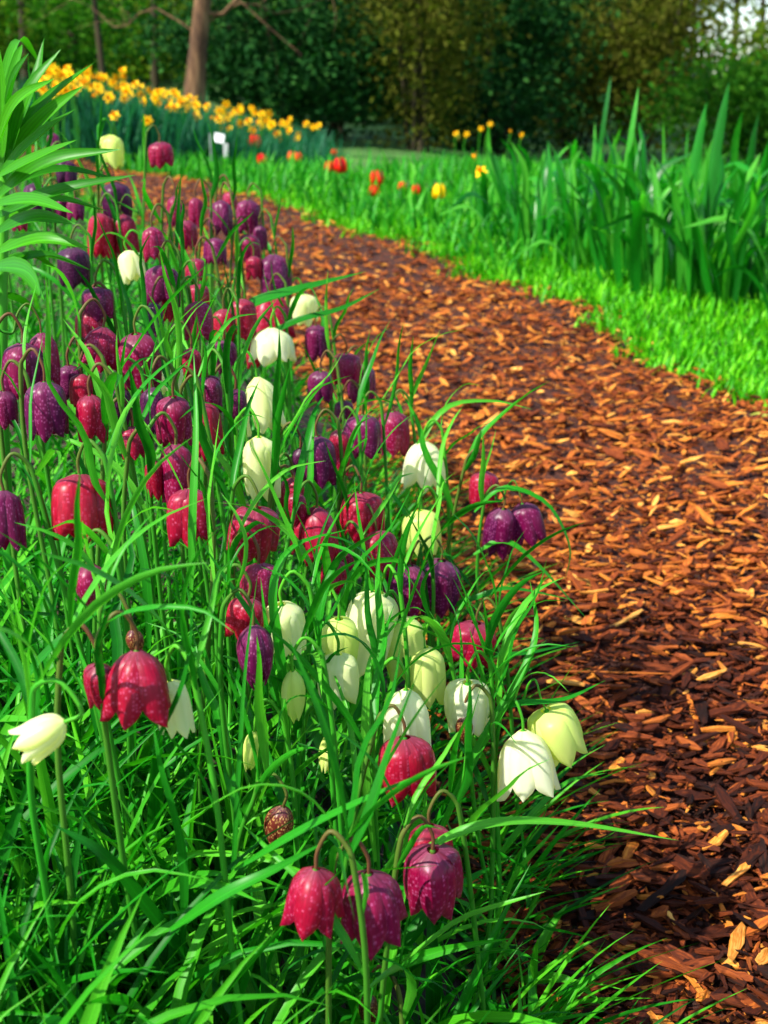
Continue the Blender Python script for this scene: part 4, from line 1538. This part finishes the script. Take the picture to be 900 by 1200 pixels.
own_leaf((507, 996), [(470, 1010, .02), (560, 968, 0), (660, 964, .02), (796, 985, .03)], 13)
own_leaf((613, 856), [(500, 1010, .02), (560, 880, 0), (612, 790, 0), (629, 735, .01), (621, 680, .02)], 13, .5)
own_leaf((613, 856), [(560, 846, .01), (600, 826, .0), (660, 820, .01), (710, 797, .02)], 10, .2)
own_leaf((590, 596), [(555, 650, .01), (590, 634, 0), (630, 662, 0), (690, 728, .02)], 9, .2)
own_leaf((590, 596), [(556, 600, .0), (590, 572, -.01), (640, 590, -.01), (667, 640, -.01), (662, 682, -.02)], 8, .3)
own_leaf((318, 384), [(262, 372, .02), (310, 352, 0), (365, 336, 0), (430, 318, .03)], 24, .2)
own_leaf((318, 384), [(300, 400, .02), (350, 376, 0), (400, 362, 0), (446, 338, .03)], 13, .1)
own_leaf((370, 1018), [(275, 1020, .05), (350, 975, .02), (420, 940, 0), (512, 900, -.02)], 13, .1)
own_leaf((370, 1018), [(200, 1090, .02), (260, 1050, 0), (320, 1020, 0), (386, 984, .02)], 18, .1)
own_leaf((160, 762), [(240, 1150, .1), (170, 1060, .04), (120, 1000, 0), (60, 965, -.01)], 20, .2)
own_leaf((160, 762), [(215, 1120, .08), (215, 1000, .03), (190, 900, .0), (178, 840, 0)], 15, .3)
own_leaf((160, 762), [(178, 880, .02), (215, 800, 0), (225, 720, 0), (210, 660, .02)], 10, .5)
own_leaf((103, 661), [(0, 840, .02), (50, 770, 0), (110, 720, 0), (170, 690, .02)], 13, .1)
own_leaf((222, 572), [(224, 700, -.04), (226, 600, -.05), (230, 500, -.04), (227, 412, -.02)], 10, .2)
own_leaf((206, 520), [(175, 760, .0), (172, 680, -.02), (160, 610, -.02), (148, 560, 0)], 12, .4)
own_leaf((497, 517), [(470, 640, .02), (485, 540, 0), (520, 480, 0), (575, 470, .02), (625, 480, .03)], 8, .3)
own_leaf((517, 657), [(505, 720, .02), (560, 700, 0), (600, 690, 0), (680, 705, .02)], 9, .1)
own_leaf((558, 730), [(520, 795, .02), (570, 770, 0), (620, 765, 0), (680, 752, .02)], 8, .1)
own_leaf((332, 945), [(262, 1170, .02), (255, 1130, 0), (270, 1095, 0), (272, 1085, 0)], 16, .2)
own_leaf((444, 694), [(410, 860, .03), (400, 720, .01), (425, 665, -.02), (475, 660, -.03), (480, 720, -.05)], 10, .6)
own_leaf((444, 694), [(375, 900, .0), (420, 820, -.04), (450, 750, -.05), (480, 715, -.05)], 11, .3)
own_leaf((476, 808), [(440, 1010, .0), (428, 900, -.03), (430, 800, -.04), (436, 760, -.03)], 11, .2)
own_leaf((330, 708), [(340, 900, .0), (330, 780, -.02), (320, 690, -.03), (345, 640, -.02), (410, 620, .0)], 12, .3)
own_leaf((297, 732), [(270, 1090, -.02), (280, 900, -.03), (288, 780, -.03), (302, 672, -.03)], 6, .1, 'grass')

# ------------------------------------------------------------------ the bed's own leaf mass
N = 11500
y = .30 * (4.6 / .30) ** RNG.random(N)
half = .30 * y + .42
x = -half + RNG.random(N) * (half + left_edge(y) + .02)
keep = x < left_edge(y) + .012 + RNG.normal(0, .012, N)
x, y = x[keep], y[keep]
N = len(x)
b = np.stack([x, y, ground_z(x, y) - .004], -1)
big = RNG.random(N)
Ln = np.where(big < .62, RNG.uniform(.08, .20, N), RNG.uniform(.18, .30, N))
near_edge = np.clip((left_edge(y) - x) / .10, .45, 1)
Ln = Ln * near_edge * (.86 - .30 * sm(.8, 1.5, y))
Wd = np.where(RNG.random(N) < .44 - .27 * sm(.8, 1.4, y), RNG.uniform(.0075, .016, N), RNG.uniform(.0028, .0065, N))
az = RNG.uniform(0, 6.283, N)
V, Q, uv, rnd = blades(b, az, Ln, Wd, RNG.uniform(.05, .80, N), RNG.gamma(2.0, .60, N), K=8, fold=.35, kind='grass', twist=RNG.normal(0, .9, N))
gz = ground_z(V[:, 0], V[:, 1])
V[:, 2] = np.maximum(V[:, 2], gz + .006)
obj('foliage', mesh_np('bed_foliage', V, Q, uv, {'rnd': rnd}), M['bed_leaf'], kind='stuff', label='dense narrow green leaves filling the flower bed between the stems', cat='foliage')

# leaves spilling from the bed over the mulch
N = 420
y = RNG.uniform(.55, 2.3, N)
x = left_edge(y) + RNG.normal(-.012, .018, N)
b = np.stack([x, y, ground_z(x, y)], -1)
V, Q, uv, rnd = blades(b, RNG.normal(-.15, .75, N), RNG.uniform(.08, .19, N), RNG.uniform(.0035, .0065, N), RNG.uniform(.45, 1.05, N), RNG.uniform(.2, .75, N), K=8, fold=.35, kind='grass', twist=RNG.normal(0, .7, N))
gz = ground_z(V[:, 0], V[:, 1])
V[:, 2] = np.maximum(V[:, 2], gz + .018)
obj('foliage', mesh_np('edge_foliage', V, Q, uv, {'rnd': rnd}), M['bed_leaf'], kind='stuff', label='thin green leaves of the bed spilling over the mulch edge', cat='foliage')
